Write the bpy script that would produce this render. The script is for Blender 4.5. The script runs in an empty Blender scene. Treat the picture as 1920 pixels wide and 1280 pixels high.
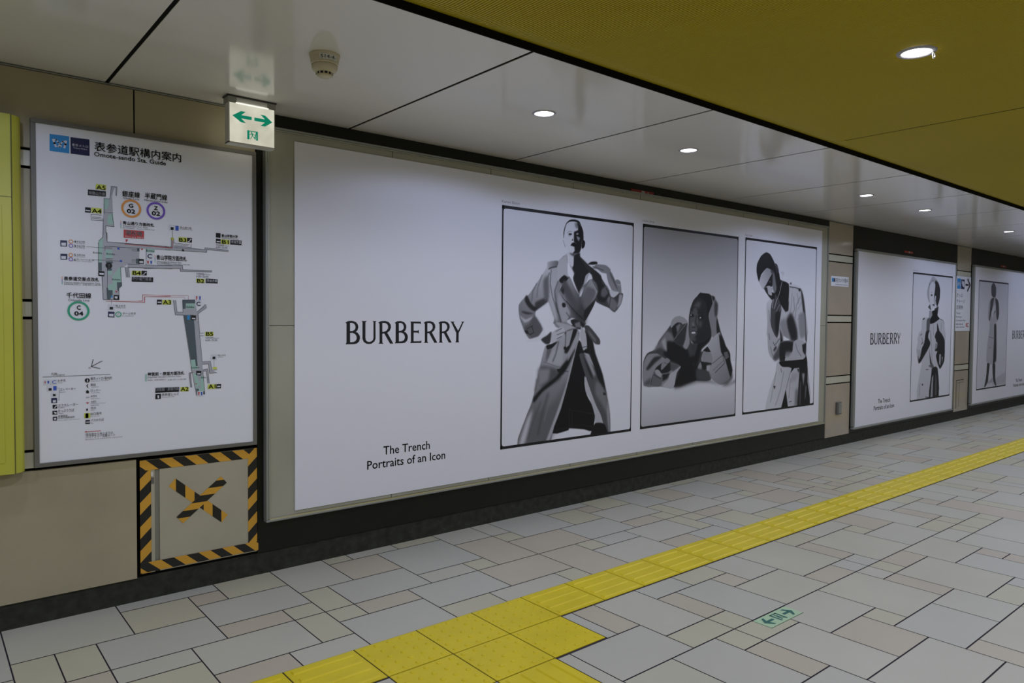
import bpy, bmesh, math, random
import numpy as np
from mathutils import Matrix, Vector

# ------------------------------------------------------------ camera, world, exposure
sc = bpy.context.scene
COL = sc.collection
H = 2.4857                      # ceiling height
YAW, PITCH, ROLL = 0.69468, -0.032253, 0.008334
cam_d = bpy.data.cameras.new('camera'); cam = bpy.data.objects.new('camera', cam_d); COL.objects.link(cam)
_f = Vector((math.sin(YAW)*math.cos(PITCH), math.cos(YAW)*math.cos(PITCH), math.sin(PITCH)))
_r = Vector((math.cos(YAW), -math.sin(YAW), 0)); _u = _r.cross(_f)
_r2 = _r*math.cos(ROLL) + _u*math.sin(ROLL); _u2 = _u*math.cos(ROLL) - _r*math.sin(ROLL)
m = Matrix((( _r2.x, _u2.x, -_f.x, 0.56885), (_r2.y, _u2.y, -_f.y, -3.89501), (_r2.z, _u2.z, -_f.z, 1.40096), (0, 0, 0, 1)))
cam.matrix_world = m
cam_d.sensor_width = 36.0; cam_d.lens = 1353.01/1920*36; cam_d.clip_start = 0.05; cam_d.clip_end = 200
sc.camera = cam
w = bpy.data.worlds.new('world'); sc.world = w; w.use_nodes = True
w.node_tree.nodes['Background'].inputs[0].default_value = (0.9, 0.93, 1, 1)
w.node_tree.nodes['Background'].inputs[1].default_value = 0.02
sc.view_settings.view_transform = 'Standard'; sc.view_settings.look = 'None'
sc.view_settings.exposure = 0.0; sc.view_settings.gamma = 1.0; sc.view_settings.use_curve_mapping = False
LAMP_W = 8.2                   # watts of each small downlight
LAMP_BIG_W = 35.0               # of each large downlight in the yellow ceiling
LAMP_COLOR = (0.80, 0.93, 1.42)
LAMP_BIG_COLOR = (0.88, 0.935, 1.10)

# ------------------------------------------------------------ materials
MATS = {}
def mat(name, col, rough=0.6, metal=0.0, emis=0.0, spec=0.5, noise=0.0, nscale=3.0, col2=None, bump=0.0, bscale=60.0, coat=0.0, stretch=None):
    if name in MATS: return MATS[name]
    M = bpy.data.materials.new(name); M.use_nodes = True; nt = M.node_tree
    b = nt.nodes['Principled BSDF']
    b.inputs['Base Color'].default_value = (*col, 1); b.inputs['Roughness'].default_value = rough
    b.inputs['Metallic'].default_value = metal; b.inputs['Specular IOR Level'].default_value = spec
    if coat: b.inputs['Coat Weight'].default_value = coat; b.inputs['Coat Roughness'].default_value = 0.12
    if emis:
        b.inputs['Emission Color'].default_value = (*col, 1); b.inputs['Emission Strength'].default_value = emis
    if noise or bump:
        tc = nt.nodes.new('ShaderNodeTexCoord'); mp = nt.nodes.new('ShaderNodeMapping')
        nt.links.new(tc.outputs['Object'], mp.inputs[0])
        if stretch: mp.inputs['Scale'].default_value = stretch
    if noise:
        n = nt.nodes.new('ShaderNodeTexNoise'); n.inputs['Scale'].default_value = nscale; n.inputs['Detail'].default_value = 6
        nt.links.new(mp.outputs[0], n.inputs['Vector'])
        r = nt.nodes.new('ShaderNodeValToRGB'); r.color_ramp.elements[0].position = 0.3; r.color_ramp.elements[1].position = 0.7
        c2 = col2 or tuple(c*(1-noise) for c in col)
        r.color_ramp.elements[0].color = (*c2, 1); r.color_ramp.elements[1].color = (*col, 1)
        nt.links.new(n.outputs['Fac'], r.inputs[0]); nt.links.new(r.outputs[0], b.inputs['Base Color'])
    if bump:
        n2 = nt.nodes.new('ShaderNodeTexNoise'); n2.inputs['Scale'].default_value = bscale; n2.inputs['Detail'].default_value = 4
        nt.links.new(mp.outputs[0], n2.inputs['Vector'])
        bp_ = nt.nodes.new('ShaderNodeBump'); bp_.inputs['Strength'].default_value = bump; bp_.inputs['Distance'].default_value = 0.002
        nt.links.new(n2.outputs['Fac'], bp_.inputs['Height']); nt.links.new(bp_.outputs[0], b.inputs['Normal'])
    MATS[name] = M; return M
M_BEIGE = mat('beige_stone', (0.43, 0.378, 0.25), 0.32, noise=0.16, nscale=2.2, spec=0.4)
M_BEIGE2 = mat('beige_stone_pillar', (0.45, 0.385, 0.295), 0.12, noise=0.10, nscale=2.6, spec=0.5)
M_CREAM = mat('cream_band', (0.56, 0.54, 0.42), 0.22, noise=0.06, nscale=4)
M_JOINT = mat('black_joint', (0.008, 0.008, 0.007), 0.9, spec=0.1)
M_BLACK = mat('black_panel', (0.010, 0.011, 0.007), 0.4, spec=0.3, noise=0.2, nscale=5)
M_BASE = mat('dark_granite', (0.045, 0.047, 0.036), 0.6, spec=0.2, noise=0.5, nscale=22, bump=0.3, bscale=150)
M_CEIL = mat('white_enamel_panel', (0.80, 0.78, 0.745), 0.13, spec=0.55, noise=0.05, nscale=1.4)
M_YELC = mat('yellow_louvre', (0.55, 0.435, 0.008), 0.5, spec=0.3, noise=0.10, nscale=0.9)
M_GROUT = mat('grout', (0.035, 0.026, 0.045), 0.8)
M_TG = mat('floor_tile_grey', (0.60, 0.58, 0.485), 0.42, noise=0.07, nscale=1.6, bump=0.05)
M_TB = mat('floor_tile_blue_grey', (0.575, 0.56, 0.485), 0.42, noise=0.06, nscale=1.6, bump=0.05)
M_TP = mat('floor_tile_pink', (0.59, 0.525, 0.41), 0.42, noise=0.07, nscale=2.2, bump=0.05)
M_TY = mat('floor_tile_ochre', (0.60, 0.57, 0.42), 0.42, noise=0.07, nscale=2.2, bump=0.05)
M_TN = mat('floor_tile_beige', (0.60, 0.575, 0.46), 0.42, noise=0.07, nscale=2.2, bump=0.05)
M_TACT = mat('tactile_yellow', (0.86, 0.68, 0.010), 0.45, noise=0.10, nscale=6, bump=0.1)
M_STEEL = mat('brushed_steel', (0.42, 0.43, 0.38), 0.38, metal=0.7, noise=0.08, nscale=8)
M_FRAME = mat('dark_satin_frame', (0.17, 0.165, 0.145), 0.45, metal=0.3)
M_CHROME = mat('polished_steel', (0.62, 0.63, 0.62), 0.12, metal=1.0)
M_ALU = mat('grey_aluminium', (0.30, 0.31, 0.28), 0.4, metal=0.3)
M_BACK = mat('grey_backing_panel', (0.41, 0.40, 0.31), 0.4, noise=0.14, nscale=3)
M_PAPER = mat('poster_paper', (0.80, 0.80, 0.86), 0.5, spec=0.3)
M_MAPW = mat('map_board_white', (0.80, 0.81, 0.85), 0.3, spec=0.4)
M_INK = mat('black_ink', (0.012, 0.012, 0.014), 0.5, spec=0.3)
M_INKG = mat('grey_ink', (0.28, 0.28, 0.31), 0.5, spec=0.3)
M_LIME = mat('lime_yellow_enamel', (0.53, 0.52, 0.055), 0.35, noise=0.08, nscale=2.5)
M_LIMEJ = mat('olive_seam', (0.10, 0.10, 0.02), 0.6)
M_TAPEY = mat('tape_orange', (0.68, 0.35, 0.035), 0.4)
M_TAPEK = mat('tape_black', (0.012, 0.012, 0.012), 0.35)
M_HATCH = mat('hatch_beige', (0.47, 0.43, 0.32), 0.35, noise=0.10, nscale=4)
M_WHITE = mat('white_plastic', (0.70, 0.70, 0.66), 0.4)
M_CREAMP = mat('ivory_plastic', (0.62, 0.56, 0.40), 0.4)
M_DARK = mat('dark_plastic', (0.03, 0.03, 0.03), 0.4)
M_RED = mat('red_label', (0.42, 0.03, 0.02), 0.4)
M_GLOW = mat('lamp_glow', (0.95, 0.96, 1.0), 0.5, emis=9.0)
M_RING = mat('lamp_trim', (0.42, 0.41, 0.46), 0.35, metal=0.3)
M_GREY = mat('grey_box', (0.16, 0.16, 0.15), 0.35, metal=0.4)
M_GREEN = mat('sign_green', (0.0, 0.19, 0.11), 0.5, emis=0.8)
M_GREENF = mat('floor_sign_green', (0.03, 0.16, 0.13), 0.5)
M_PALE = mat('floor_sign_pale_green', (0.50, 0.70, 0.45), 0.4)
def sign_glow():
    M = mat('sign_face_glow', (0.9, 0.88, 0.74), 0.4); nt = M.node_tree; b = nt.nodes['Principled BSDF']
    tc = nt.nodes.new('ShaderNodeTexCoord'); n = nt.nodes.new('ShaderNodeTexNoise'); n.inputs['Scale'].default_value = 9
    nt.links.new(tc.outputs['Object'], n.inputs['Vector'])
    r = nt.nodes.new('ShaderNodeValToRGB'); r.color_ramp.elements[0].color = (0.56, 0.54, 0.43, 1); r.color_ramp.elements[1].color = (0.80, 0.78, 0.64, 1)
    r.color_ramp.elements[0].position = 0.3; r.color_ramp.elements[1].position = 0.65
    nt.links.new(n.outputs['Fac'], r.inputs[0]); nt.links.new(r.outputs[0], b.inputs['Emission Color']); b.inputs['Emission Strength'].default_value = 0.78
    b.inputs['Base Color'].default_value = (0.3, 0.3, 0.27, 1)
    return M
M_SIGN = sign_glow()
PAL = {'k': M_INK, 'K': M_INK, 'w': mat('ink_white', (0.66, 0.68, 0.74), 0.4), 'W': mat('ink_white', (0.66, 0.68, 0.74), 0.4),
       'Y': mat('ink_lime', (0.62, 0.68, 0.10), 0.4), 'N': mat('ink_navy', (0.012, 0.016, 0.07), 0.4), 'C': mat('ink_sky', (0.03, 0.27, 0.62), 0.4),
       'R': mat('ink_red', (0.50, 0.05, 0.05), 0.4), 'g': mat('ink_corridor_grey', (0.42, 0.43, 0.47), 0.4), 'd': mat('ink_slate', (0.08, 0.11, 0.125), 0.4),
       'm': mat('ink_mint', (0.35, 0.55, 0.48), 0.4), 'b': mat('ink_blue', (0.03, 0.09, 0.48), 0.4), 'B': mat('ink_blue', (0.03, 0.09, 0.48), 0.4),
       'O': mat('ink_orange', (0.75, 0.30, 0.06), 0.4), 'P': mat('ink_purple', (0.17, 0.08, 0.50), 0.4), 'G': mat('ink_green', (0.03, 0.36, 0.20), 0.4)}

# ------------------------------------------------------------ mesh helpers
class MB:
    def __init__(s): s.v = []; s.f = []; s.mi = []; s.ms = []
    def mid(s, m):
        if m not in s.ms: s.ms.append(m)
        return s.ms.index(m)
    def add(s, vs, fs, m):
        o = len(s.v); k = s.mid(m); s.v += [tuple(v) for v in vs]
        for f in fs: s.f.append(tuple(i+o for i in f)); s.mi.append(k)
    def box(s, x0, x1, y0, y1, z0, z1, m):
        s.add([(x0,y0,z0),(x1,y0,z0),(x1,y1,z0),(x0,y1,z0),(x0,y0,z1),(x1,y0,z1),(x1,y1,z1),(x0,y1,z1)],
              [(0,3,2,1),(4,5,6,7),(0,1,5,4),(1,2,6,5),(2,3,7,6),(3,0,4,7)], m)
    def wall_poly(s, pts, y, m):          # polygon of (x, z) points lying flat on a wall, facing the room (-y)
        a = sum(pts[i][0]*pts[(i+1) % len(pts)][1]-pts[(i+1) % len(pts)][0]*pts[i][1] for i in range(len(pts)))
        if a < 0: pts = pts[::-1]
        s.add([(x, y, z) for x, z in pts], [tuple(range(len(pts)))], m)
    def rect(s, x0, x1, z0, z1, y, m): s.wall_poly([(x0,z0),(x1,z0),(x1,z1),(x0,z1)], y, m)
    def line(s, pts, w, y, m):
        for (x0, z0), (x1, z1) in zip(pts, pts[1:]):
            dx, dz = x1-x0, z1-z0; L = math.hypot(dx, dz) or 1e-6; nx, nz = -dz/L*w/2, dx/L*w/2; ex, ez = dx/L*w/2, dz/L*w/2
            s.wall_poly([(x0+nx-ex,z0+nz-ez),(x1+nx+ex,z1+nz+ez),(x1-nx+ex,z1-nz+ez),(x0-nx-ex,z0-nz-ez)], y, m)
    def ring(s, cx, cz, r, q, y, m, n=40):
        for i in range(n):
            a, b = 2*math.pi*i/n, 2*math.pi*(i+1)/n
            P = [(cx+r*math.cos(a), cz+r*math.sin(a)), (cx+r*math.cos(b), cz+r*math.sin(b)), (cx+q*math.cos(b), cz+q*math.sin(b)), (cx+q*math.cos(a), cz+q*math.sin(a))]
            s.wall_poly(P if q > 1e-5 else P[:3], y, m)
    def lathe(s, prof, c, m, n=48, flip=False):   # prof: (radius, z)
        k = len(prof); vs = []
        for i in range(n):
            a = 2*math.pi*i/n
            vs += [(c[0]+r*math.cos(a), c[1]+r*math.sin(a), c[2]+z) for r, z in prof]
        fs = []
        for i in range(n):
            j = (i+1) % n
            for q in range(k-1):
                f = (i*k+q, j*k+q, j*k+q+1, i*k+q+1); fs.append(f[::-1] if flip else f)
        s.add(vs, fs, m)
    def tube(s, pts, r, m, n=10):
        vs = []; P = [Vector(p) for p in pts]
        for i, p in enumerate(P):
            t = (P[min(i+1, len(P)-1)]-P[max(i-1, 0)]).normalized()
            a = t.orthogonal().normalized() if abs(t.z) > .9 else t.cross(Vector((0,0,1))).normalized(); b = t.cross(a)
            for k in range(n):
                an = 2*math.pi*k/n; vs.append(p+a*r*math.cos(an)+b*r*math.sin(an))
        fs = [(i*n+k, i*n+(k+1) % n, (i+1)*n+(k+1) % n, (i+1)*n+k) for i in range(len(P)-1) for k in range(n)]
        fs += [tuple(range(n))[::-1], tuple((len(P)-1)*n+k for k in range(n))]
        s.add(vs, fs, m)
    def extrude(s, pts, a0, a1, axis, m):    # closed outline extruded along axis
        n = len(pts)
        def P(p, a): return {'x': (a, p[0], p[1]), 'y': (p[0], a, p[1]), 'z': (p[0], p[1], a)}[axis]
        vs = [P(p, a0) for p in pts]+[P(p, a1) for p in pts]
        s.add(vs, [(i, (i+1) % n, n+(i+1) % n, n+i) for i in range(n)]+[tuple(range(n))[::-1], tuple(range(n, 2*n))], m)
    def build(s, name, parent=None, smooth=False, bevel=0.0, origin=None):
        me = bpy.data.meshes.new(name)
        o0 = Vector(origin) if origin else Vector((0,0,0))
        me.from_pydata([tuple(Vector(v)-o0) for v in s.v], [], s.f)
        for m_ in s.ms: me.materials.append(m_)
        me.polygons.foreach_set('material_index', s.mi)
        if smooth: me.polygons.foreach_set('use_smooth', [True]*len(s.f))
        me.update()
        o = bpy.data.objects.new(name, me); COL.objects.link(o)
        if parent:
            o.parent = parent; o.location = o0-world_loc(parent)
        else: o.location = o0
        if bevel:
            b = o.modifiers.new('bevel', 'BEVEL'); b.width = bevel; b.segments = 2; b.limit_method = 'ANGLE'
        return o
def world_loc(o):
    p = Vector(o.location)
    while o.parent: o = o.parent; p = p+Vector(o.location)
    return p
def tag(o, label, cat, group=None):
    o['label'] = label; o['category'] = cat
    if group: o['group'] = group
    return o
def thing(name, label, cat, loc, group=None):
    o = bpy.data.objects.new(name, None); o.empty_display_size = .1; COL.objects.link(o); o.location = loc
    return tag(o, label, cat, group)
def struct(o): o['kind'] = 'structure'; return o

_txt = {}
def text_polys(body):
    """outline mesh of a string at size 1, normalised: verts, faces, xmin, xmax"""
    if body in _txt: return _txt[body]
    cu = bpy.data.curves.new('t', 'FONT'); cu.body = body; cu.size = 1; cu.resolution_u = 2 if len(body) > 8 else 4
    o = bpy.data.objects.new('t', cu); COL.objects.link(o)
    dg = bpy.context.evaluated_depsgraph_get(); me = o.evaluated_get(dg).to_mesh()
    vs = [tuple(v.co) for v in me.vertices]; fs = [tuple(p.vertices) for p in me.polygons]
    o.evaluated_get(dg).to_mesh_clear(); bpy.data.objects.remove(o); bpy.data.curves.remove(cu)
    if not vs: vs = [(0,0,0),(1,0,0),(1,1,0)]; fs = []
    r = (vs, fs, min(v[0] for v in vs), max(v[0] for v in vs)); _txt[body] = r; return r
def is_cjk(s): return any(ord(c) > 0x2E80 for c in s)
def put_text(mb, body, x, z, w, h, y, m, bold=0.0, shear=0.0):
    vs, fs, a, b = text_polys(body)
    zs = [v[1] for v in vs]; lo = min(zs) if is_cjk(body) else 0.0
    cap = (max(zs)-lo) if is_cjk(body) else 0.682
    sx, sz = w/max(1e-6, b-a), h/cap
    offs = [(0, 0)] if not bold else [(-bold, 0), (bold, 0), (0, bold), (0, -bold)]
    for ox, oz in offs:
        P = [(x+(v[0]-a)*sx+ox, y, z+(v[1]-lo)*sz+oz) for v in vs]
        mb.add(P, [f for f in fs], m)
# ------------------------------------------------------------ floor: mosaic of stone tiles on a 15 cm grid
TILES = """g-8,0,3,3 y-5,1,2,2 g-5,0,3,1 p-3,1,1,1 y-2,0,2,2 g-6,3,3,2 g-3,2,3,2 p-3,4,2,1 g-6,5,2,1 g-4,5,3,2 p-4,7,2,1 g0,0,2,3 y0,3,1,2 y-1,4,1,1 y2,0,1,1 p2,1,2,2 g1,3,3,2 y0,5,1,1 p1,5,2,1 y-1,5,1,2 g-2,7,2,1 g0,6,3,2 g3,0,2,1 y5,0,2,1 g4,1,3,3 g4,4,2,1 g3,5,3,2 y3,7,2,1 g7,0,2,2 p7,2,2,3 y6,4,1,1 g9,0,1,2 y9,2,1,1 g10,0,3,3 p9,3,3,2 g13,0,3,1 y13,1,2,2 p15,1,1,1 y16,0,2,2 g15,2,3,2 g12,3,3,2 y11,5,1,1 p9,5,2,3 g11,6,3,2 g12,5,2,1 p6,5,3,2 y8,7,1,1 g5,7,3,1 g18,0,2,3 y20,0,1,1 g21,0,2,1 y23,0,2,1 p20,1,2,2 g22,1,3,3 y25,0,3,2 p25,2,2,3 y18,3,1,2 g19,3,3,2 p15,4,2,1 y17,4,1,1 y17,5,1,2 g14,5,3,2 p14,7,2,1 g16,7,2,1 y18,5,1,1 p19,5,2,1 g18,6,1,2 g22,4,2,1 y24,4,1,1 g21,5,3,2 p24,5,3,2 p6,10,1,2 g7,10,2,3 g9,10,2,1 g4,12,3,2 y7,13,2,1 p9,11,1,2 g10,11,2,3 y11,10,2,1 p12,11,1,1 g13,10,2,2 y15,10,3,3 y12,12,3,2 y18,10,2,1 g20,10,3,1 p18,11,1,2 y19,11,3,3 p15,13,2,1 g17,13,1,1 g18,13,1,1 y9,13,1,1 y8,14,1,1 y9,14,2,1 p8,15,1,2 g9,15,2,3 g6,14,2,3 y14,14,3,3 y13,16,1,1 p11,16,2,2 g13,17,3,2 p17,15,1,2 y18,15,3,3 p23,10,2,2 g25,10,2,3 p27,11,1,2 g27,10,2,1 y29,10,2,1 p30,11,1,1 g31,10,2,2 g28,11,2,3 y22,11,1,1 g22,12,3,2 y25,13,2,1 y27,13,1,1 y21,14,3,2 p19,14,2,1 y18,14,1,1 g17,14,1,1 y26,14,1,1 y27,14,2,1 p23,16,1,1 g11,14,3,2"""
FX0, FMX, FMY, FY0 = 2.062, 0.1511, 0.1478, 0.004
I0, I1, J1 = -36, 150, 50
def tx(i): return FX0+FMX*i-(0.018 if i > 14 else 0.0)
def ty(j): return FY0-FMY*j
X_T0, Y_T0, T_X, T_Y = 2.2876, -1.1745, 0.3071, 0.2929
def build_floor():
    rng = random.Random(5); grid = {}; tiles = []
    def mark(i, j, a, b, c):
        for p in range(i, i+a):
            for q in range(j, j+b): grid[p, q] = 1
        tiles.append((i, j, a, b, c))
    for t in TILES.split():
        c = t[0]; i, j, a, b = map(int, t[1:].split(',')); mark(i, j, a, b, c)
    for i in range(I0, I1):
        for j in (8, 9): grid[i, j] = 1
    shapes = [(3,3),(4,2),(3,2),(2,3),(2,2),(4,3),(3,1),(1,2),(2,1),(1,1),(1,3),(2,4)]
    for j in range(0, J1):
        for i in range(I0, I1):
            if (i, j) in grid: continue
            opts = [s for s in shapes if all(0 <= j+q < J1 and i+p < I1 and (i+p, j+q) not in grid for p in range(s[0]) for q in range(s[1]))]
            wts = [s[0]*s[1]+.8 for s in opts]
            s = rng.choices(opts, wts)[0]; area = s[0]*s[1]
            c = rng.choices('gpyb', (6, 2, 2.6, 3) if area >= 6 else (1.5, 3, 4, 1))[0]
            mark(i, j, s[0], s[1], c)
    mb = MB(); g = .0028
    mb.add([(tx(I0), .1, -.003), (tx(I0), ty(J1), -.003), (tx(I1), ty(J1), -.003), (tx(I1), .1, -.003)], [(0, 1, 2, 3)], M_GROUT)
    mm = {'g': M_TG, 'p': M_TP, 'y': M_TY, 'b': M_TB, 'n': M_TN}
    bx0 = X_T0; bx1 = X_T0+T_X                                   # branch strip running into the room
    for i, j, a, b, c in tiles:
        if c == 'g' and rng.random() < .4: c = 'b'
        if c == 'y' and a*b >= 6: c = 'n'
        x0, x1, y1, y0 = tx(i)+g, tx(i+a)-g, ty(j)-g*1.25, ty(j+b)+g*1.25
        if j == 0: y1 = .03
        rects = [(x0, x1, y0, y1)]
        def cut(rs, cx0, cx1, cy0, cy1):
            out = []
            for (p0, p1, q0, q1) in rs:
                if p1 <= cx0 or p0 >= cx1 or q1 <= cy0 or q0 >= cy1: out.append((p0, p1, q0, q1)); continue
                if p0 < cx0: out.append((p0, cx0, q0, q1))
                if p1 > cx1: out.append((cx1, p1, q0, q1))
                m0, m1 = max(p0, cx0), min(p1, cx1)
                if q0 < cy0: out.append((m0, m1, q0, cy0))
                if q1 > cy1: out.append((m0, m1, cy1, q1))
            return out
        if j >= 10:
            rects = cut(rects, X_T0-T_X-.003, X_T0+2*T_X+.003, Y_T0-2*T_Y-.003, 1)
            rects = cut(rects, bx0-.003, bx1+.003, -9, Y_T0-T_Y)
        rects = cut(rects, 3.560, 3.843, -2.170, -2.069)         # recess of the floor exit plate
        for p0, p1, q0, q1 in rects:
            if p1-p0 > .006 and q1-q0 > .006:
                mb.add([(p0,q0,0),(p1,q0,0),(p1,q1,0),(p0,q1,0)], [(0,1,2,3)], mm[c])
    struct(mb.build('floor'))
build_floor()

# ------------------------------------------------------------ tactile paving
def bar_tile(mb, x0, y0, lx, ly, along='x'):
    g = .0032
    mb.box(x0+g, x0+lx-g, y0-ly+g, y0-g, -.002, .001, M_TACT)
    n = 4; L, W = (lx, ly) if along == 'x' else (ly, lx)
    for k in range(n):
        c = (k+.5)/n*W; e = .022
        prof = [(-.016, .001), (-.011, .006), (.011, .006), (.016, .001)]
        if along == 'x':
            vs = [(x0+e, y0-c+p, z) for p, z in prof]+[(x0+lx-e, y0-c+p, z) for p, z in prof]
            vs[1] = (x0+e+.005,)+vs[1][1:]; vs[2] = (x0+e+.005,)+vs[2][1:]; vs[5] = (x0+lx-e-.005,)+vs[5][1:]; vs[6] = (x0+lx-e-.005,)+vs[6][1:]
            fs = [(0,4,5,1),(1,5,6,2),(2,6,7,3),(0,1,2,3),(4,7,6,5)]
        else:
            vs = [(x0+c+p, y0-e, z) for p, z in prof]+[(x0+c+p, y0-ly+e, z) for p, z in prof]
            fs = [(0,1,5,4),(1,2,6,5),(2,3,7,6),(0,3,2,1),(4,5,6,7)]
        mb.add(vs, fs, M_TACT)
def dot_tile(mb, x0, y0, lx, ly):
    g = .0032
    mb.box(x0+g, x0+lx-g, y0-ly+g, y0-g, -.002, .001, M_TACT)
    for a in range(5):
        for b in range(5):
            mb.lathe([(.0115, .001), (.0100, .0038), (.0065, .0052), (0.0001, .0056)], (x0+(a+.5)/5*lx, y0-(b+.5)/5*ly, 0), M_TACT, n=12)
def tact_x(i): return X_T0+(T_X*i if i <= 12 else T_X*12+.3025*(i-12))
tp = thing('tactile_paving', 'long yellow raised guide paving crossing the stone floor, with a dotted junction in the foreground', 'tactile paving', (X_T0, Y_T0, 0))
for ra in (range(-24, -1), range(2, 60)):
    mb = MB()
    for i in ra: bar_tile(mb, tact_x(i), Y_T0, tact_x(i+1)-tact_x(i), T_Y)
    mb.build('guide_bar_tiles', tp)
mb = MB()
for i in (-1, 0, 1):
    for j in (0, 1): dot_tile(mb, tact_x(i), Y_T0-j*T_Y, T_X, T_Y)
mb.build('warning_dot_tiles', tp, smooth=False)
mb = MB()
for j in range(2, 16): bar_tile(mb, X_T0, Y_T0-j*T_Y, T_X, T_Y, 'y')
mb.build('branch_bar_tiles', tp)

# floor exit plate
fp = thing('floor_exit_plate', 'small pale green exit direction plate with two green arrows set in the floor', 'floor sign', (3.70, -2.12, 0))
mb = MB(); mb.box(3.563, 3.840, -2.167, -2.072, -.002, .0015, M_PALE); mb.build('plate', fp)
mb = MB()
def fl(pts):
    P = [(3.563+x*.277, -2.167+y*.095, .0021) for x, y in pts]
    a = sum(P[i][0]*P[(i+1) % len(P)][1]-P[(i+1) % len(P)][0]*P[i][1] for i in range(len(P)))
    if a < 0: P = P[::-1]
    mb.add(P, [tuple(range(len(P)))], M_GREENF)
for sgn in (1, -1):
    q = lambda x, y: (.5+sgn*(x-.5), y)
    fl([q(.66, .42), q(.84, .42), q(.84, .58), q(.66, .58)])
    fl([q(.93, .5), q(.83, .86), q(.77, .86), q(.84, .5)]); fl([q(.93, .5), q(.84, .5), q(.77, .14), q(.83, .14)])
for a, b, c, d in ((.40, .44, .15, .85), (.56, .60, .15, .85), (.40, .60, .78, .85)): fl([(a, c), (b, c), (b, d), (a, d)])
fl([(.485, .66), (.515, .66), (.515, .75), (.485, .75)]); fl([(.47, .42), (.52, .42), (.53, .64), (.48, .64)])
fl([(.455, .2), (.475, .2), (.51, .44), (.48, .44)]); fl([(.51, .42), (.535, .42), (.55, .24), (.53, .24)])
mb.build('exit_pictogram', fp)

# ------------------------------------------------------------ ceilings
CJ = [1.2890+1.2423*k for k in range(-6, 22)]
mb = MB(); gj = .0085
for a, b in zip(CJ, CJ[1:]):
    mb.box(a+gj, b-gj, -1.655, .0, H, H+.02, M_CEIL)
mb.box(CJ[0], CJ[-1], -1.655, .05, H+.03, H+.04, M_JOINT)
for a in CJ: mb.box(a-gj+.0004, a+gj-.0004, -1.6545, .0, H+.0025, H+.025, M_JOINT)
mb.box(CJ[0], CJ[-1], -1.662, -1.656, H+.0, H+.12, M_JOINT)
for a, b in zip(CJ, CJ[1:]):
    mb.box(a+gj, b-gj, -7.5, -5.80, H, H+.02, M_CEIL)
mb.box(CJ[0], CJ[-1], -7.5, -5.80, H+.03, H+.04, M_JOINT)
struct(mb.build('ceiling'))
def yellow_ceiling():
    pitch = .012; x = CJ[0]; mb = MB(); prof_y = [(-1.664, .030), (-1.69, .022), (-1.715, .015), (-1.745, .008), (-1.79, .003), (-1.84, .002), (-5.74, .002), (-5.80, .05)]
    yj = [4.915+4.97*k for k in range(-3, 5)]
    xs = []; n = int((CJ[-1]-CJ[0])/pitch)
    V = []; F = []
    for k in range(n):
        x0 = CJ[0]+k*pitch
        if any(abs(x0-q) < pitch*.5 for q in yj): continue
        o = len(V)
        for y, dz in prof_y:
            for dx, z in ((.0, .009), (.0022, .0), (.0088, .0), (.0110, .009)):
                V.append((x0+dx, y, H+z+dz))
        for r in range(len(prof_y)-1):
            for c in range(3):
                a = o+r*4+c; F.append((a, a+4, a+5, a+1))
    mb.add(V, F, M_YELC)
    mb.box(CJ[0], CJ[-1], -5.8, -1.662, H+.12, H+.13, M_JOINT)
    for q in yj: mb.box(q-.0065, q+.0065, -5.7, -1.80, H+.003, H+.012, M_JOINT)
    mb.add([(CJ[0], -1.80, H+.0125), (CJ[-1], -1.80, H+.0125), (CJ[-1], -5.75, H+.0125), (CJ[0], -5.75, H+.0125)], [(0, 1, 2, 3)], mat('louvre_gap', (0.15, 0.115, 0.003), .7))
    struct(mb.build('ceiling'))
yellow_ceiling()

# ------------------------------------------------------------ walls
XA, XB = -5.0, 25.5
PILLARS = [(-3.35, 1.990), (8.215, 8.780), (11.935, 12.48), (15.66, 16.30), (22.4, 22.95)]
BLACKS = [(1.990, 8.215), (8.780, 11.935), (12.48, 15.66), (16.30, 22.4), (22.95, 25.5)]
mb = MB(); mb.box(XA, XB, -.036, .10, 0.0, H+.05, M_JOINT)
bands = [(.118, .702, 'b'), (.712, .785, 'c'), (.795, 1.379, 'b'), (1.389, 1.457, 'c'), (1.467, 2.044, 'b'), (2.054, 2.124, 'c'), (2.134, H+.02, 'b')]
for n_, (a, b) in enumerate(PILLARS):
    segs = [(a+.003, b-.003)] if n_ else [(-2.2, -1.0), (-1.0, .2), (.2, 1.402), (1.402, 1.985)]
    for s0, s1 in segs:
        for z0, z1, t in bands:
            if s0 == 1.402 and z0 < .7: continue
            mt = (M_BEIGE if n_ == 0 else M_BEIGE2) if t == 'b' else M_CREAM
            mb.box(s0+.0035, s1-.0035, -.062, -.045, z0+.0015, min(z1-.0015, H-.012), mt)
struct(mb.build('wall_left'))
mb = MB()
for a, b in [(-5, 1.99)]+PILLARS[1:]: mb.box(a, b, -.0665, -.045, H-.010, H-.004, M_ALU)
struct(mb.build('trim_2'))
mb = MB()
for a, b in BLACKS: mb.box(a+.001, b-.001, -.058, -.045, .122, H+.02, M_BLACK)
struct(mb.build('trim_1'))
mb = MB(); mb.box(XA, XB, -.046, .05, 0, .117, M_BASE); struct(mb.build('baseboard_left'))
mb = MB(); mb.box(XA, XB, -7.6, -7.4, 0, H+.05, M_BEIGE); struct(mb.build('wall_right'))
mb = MB(); mb.box(XA-.2, XA, -7.6, .1, 0, H+.1, M_BEIGE); struct(mb.build('wall_back'))
mb = MB(); mb.box(XB, XB+.2, -7.6, .1, 0, H+.1, M_BEIGE); struct(mb.build('wall_front'))
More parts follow.
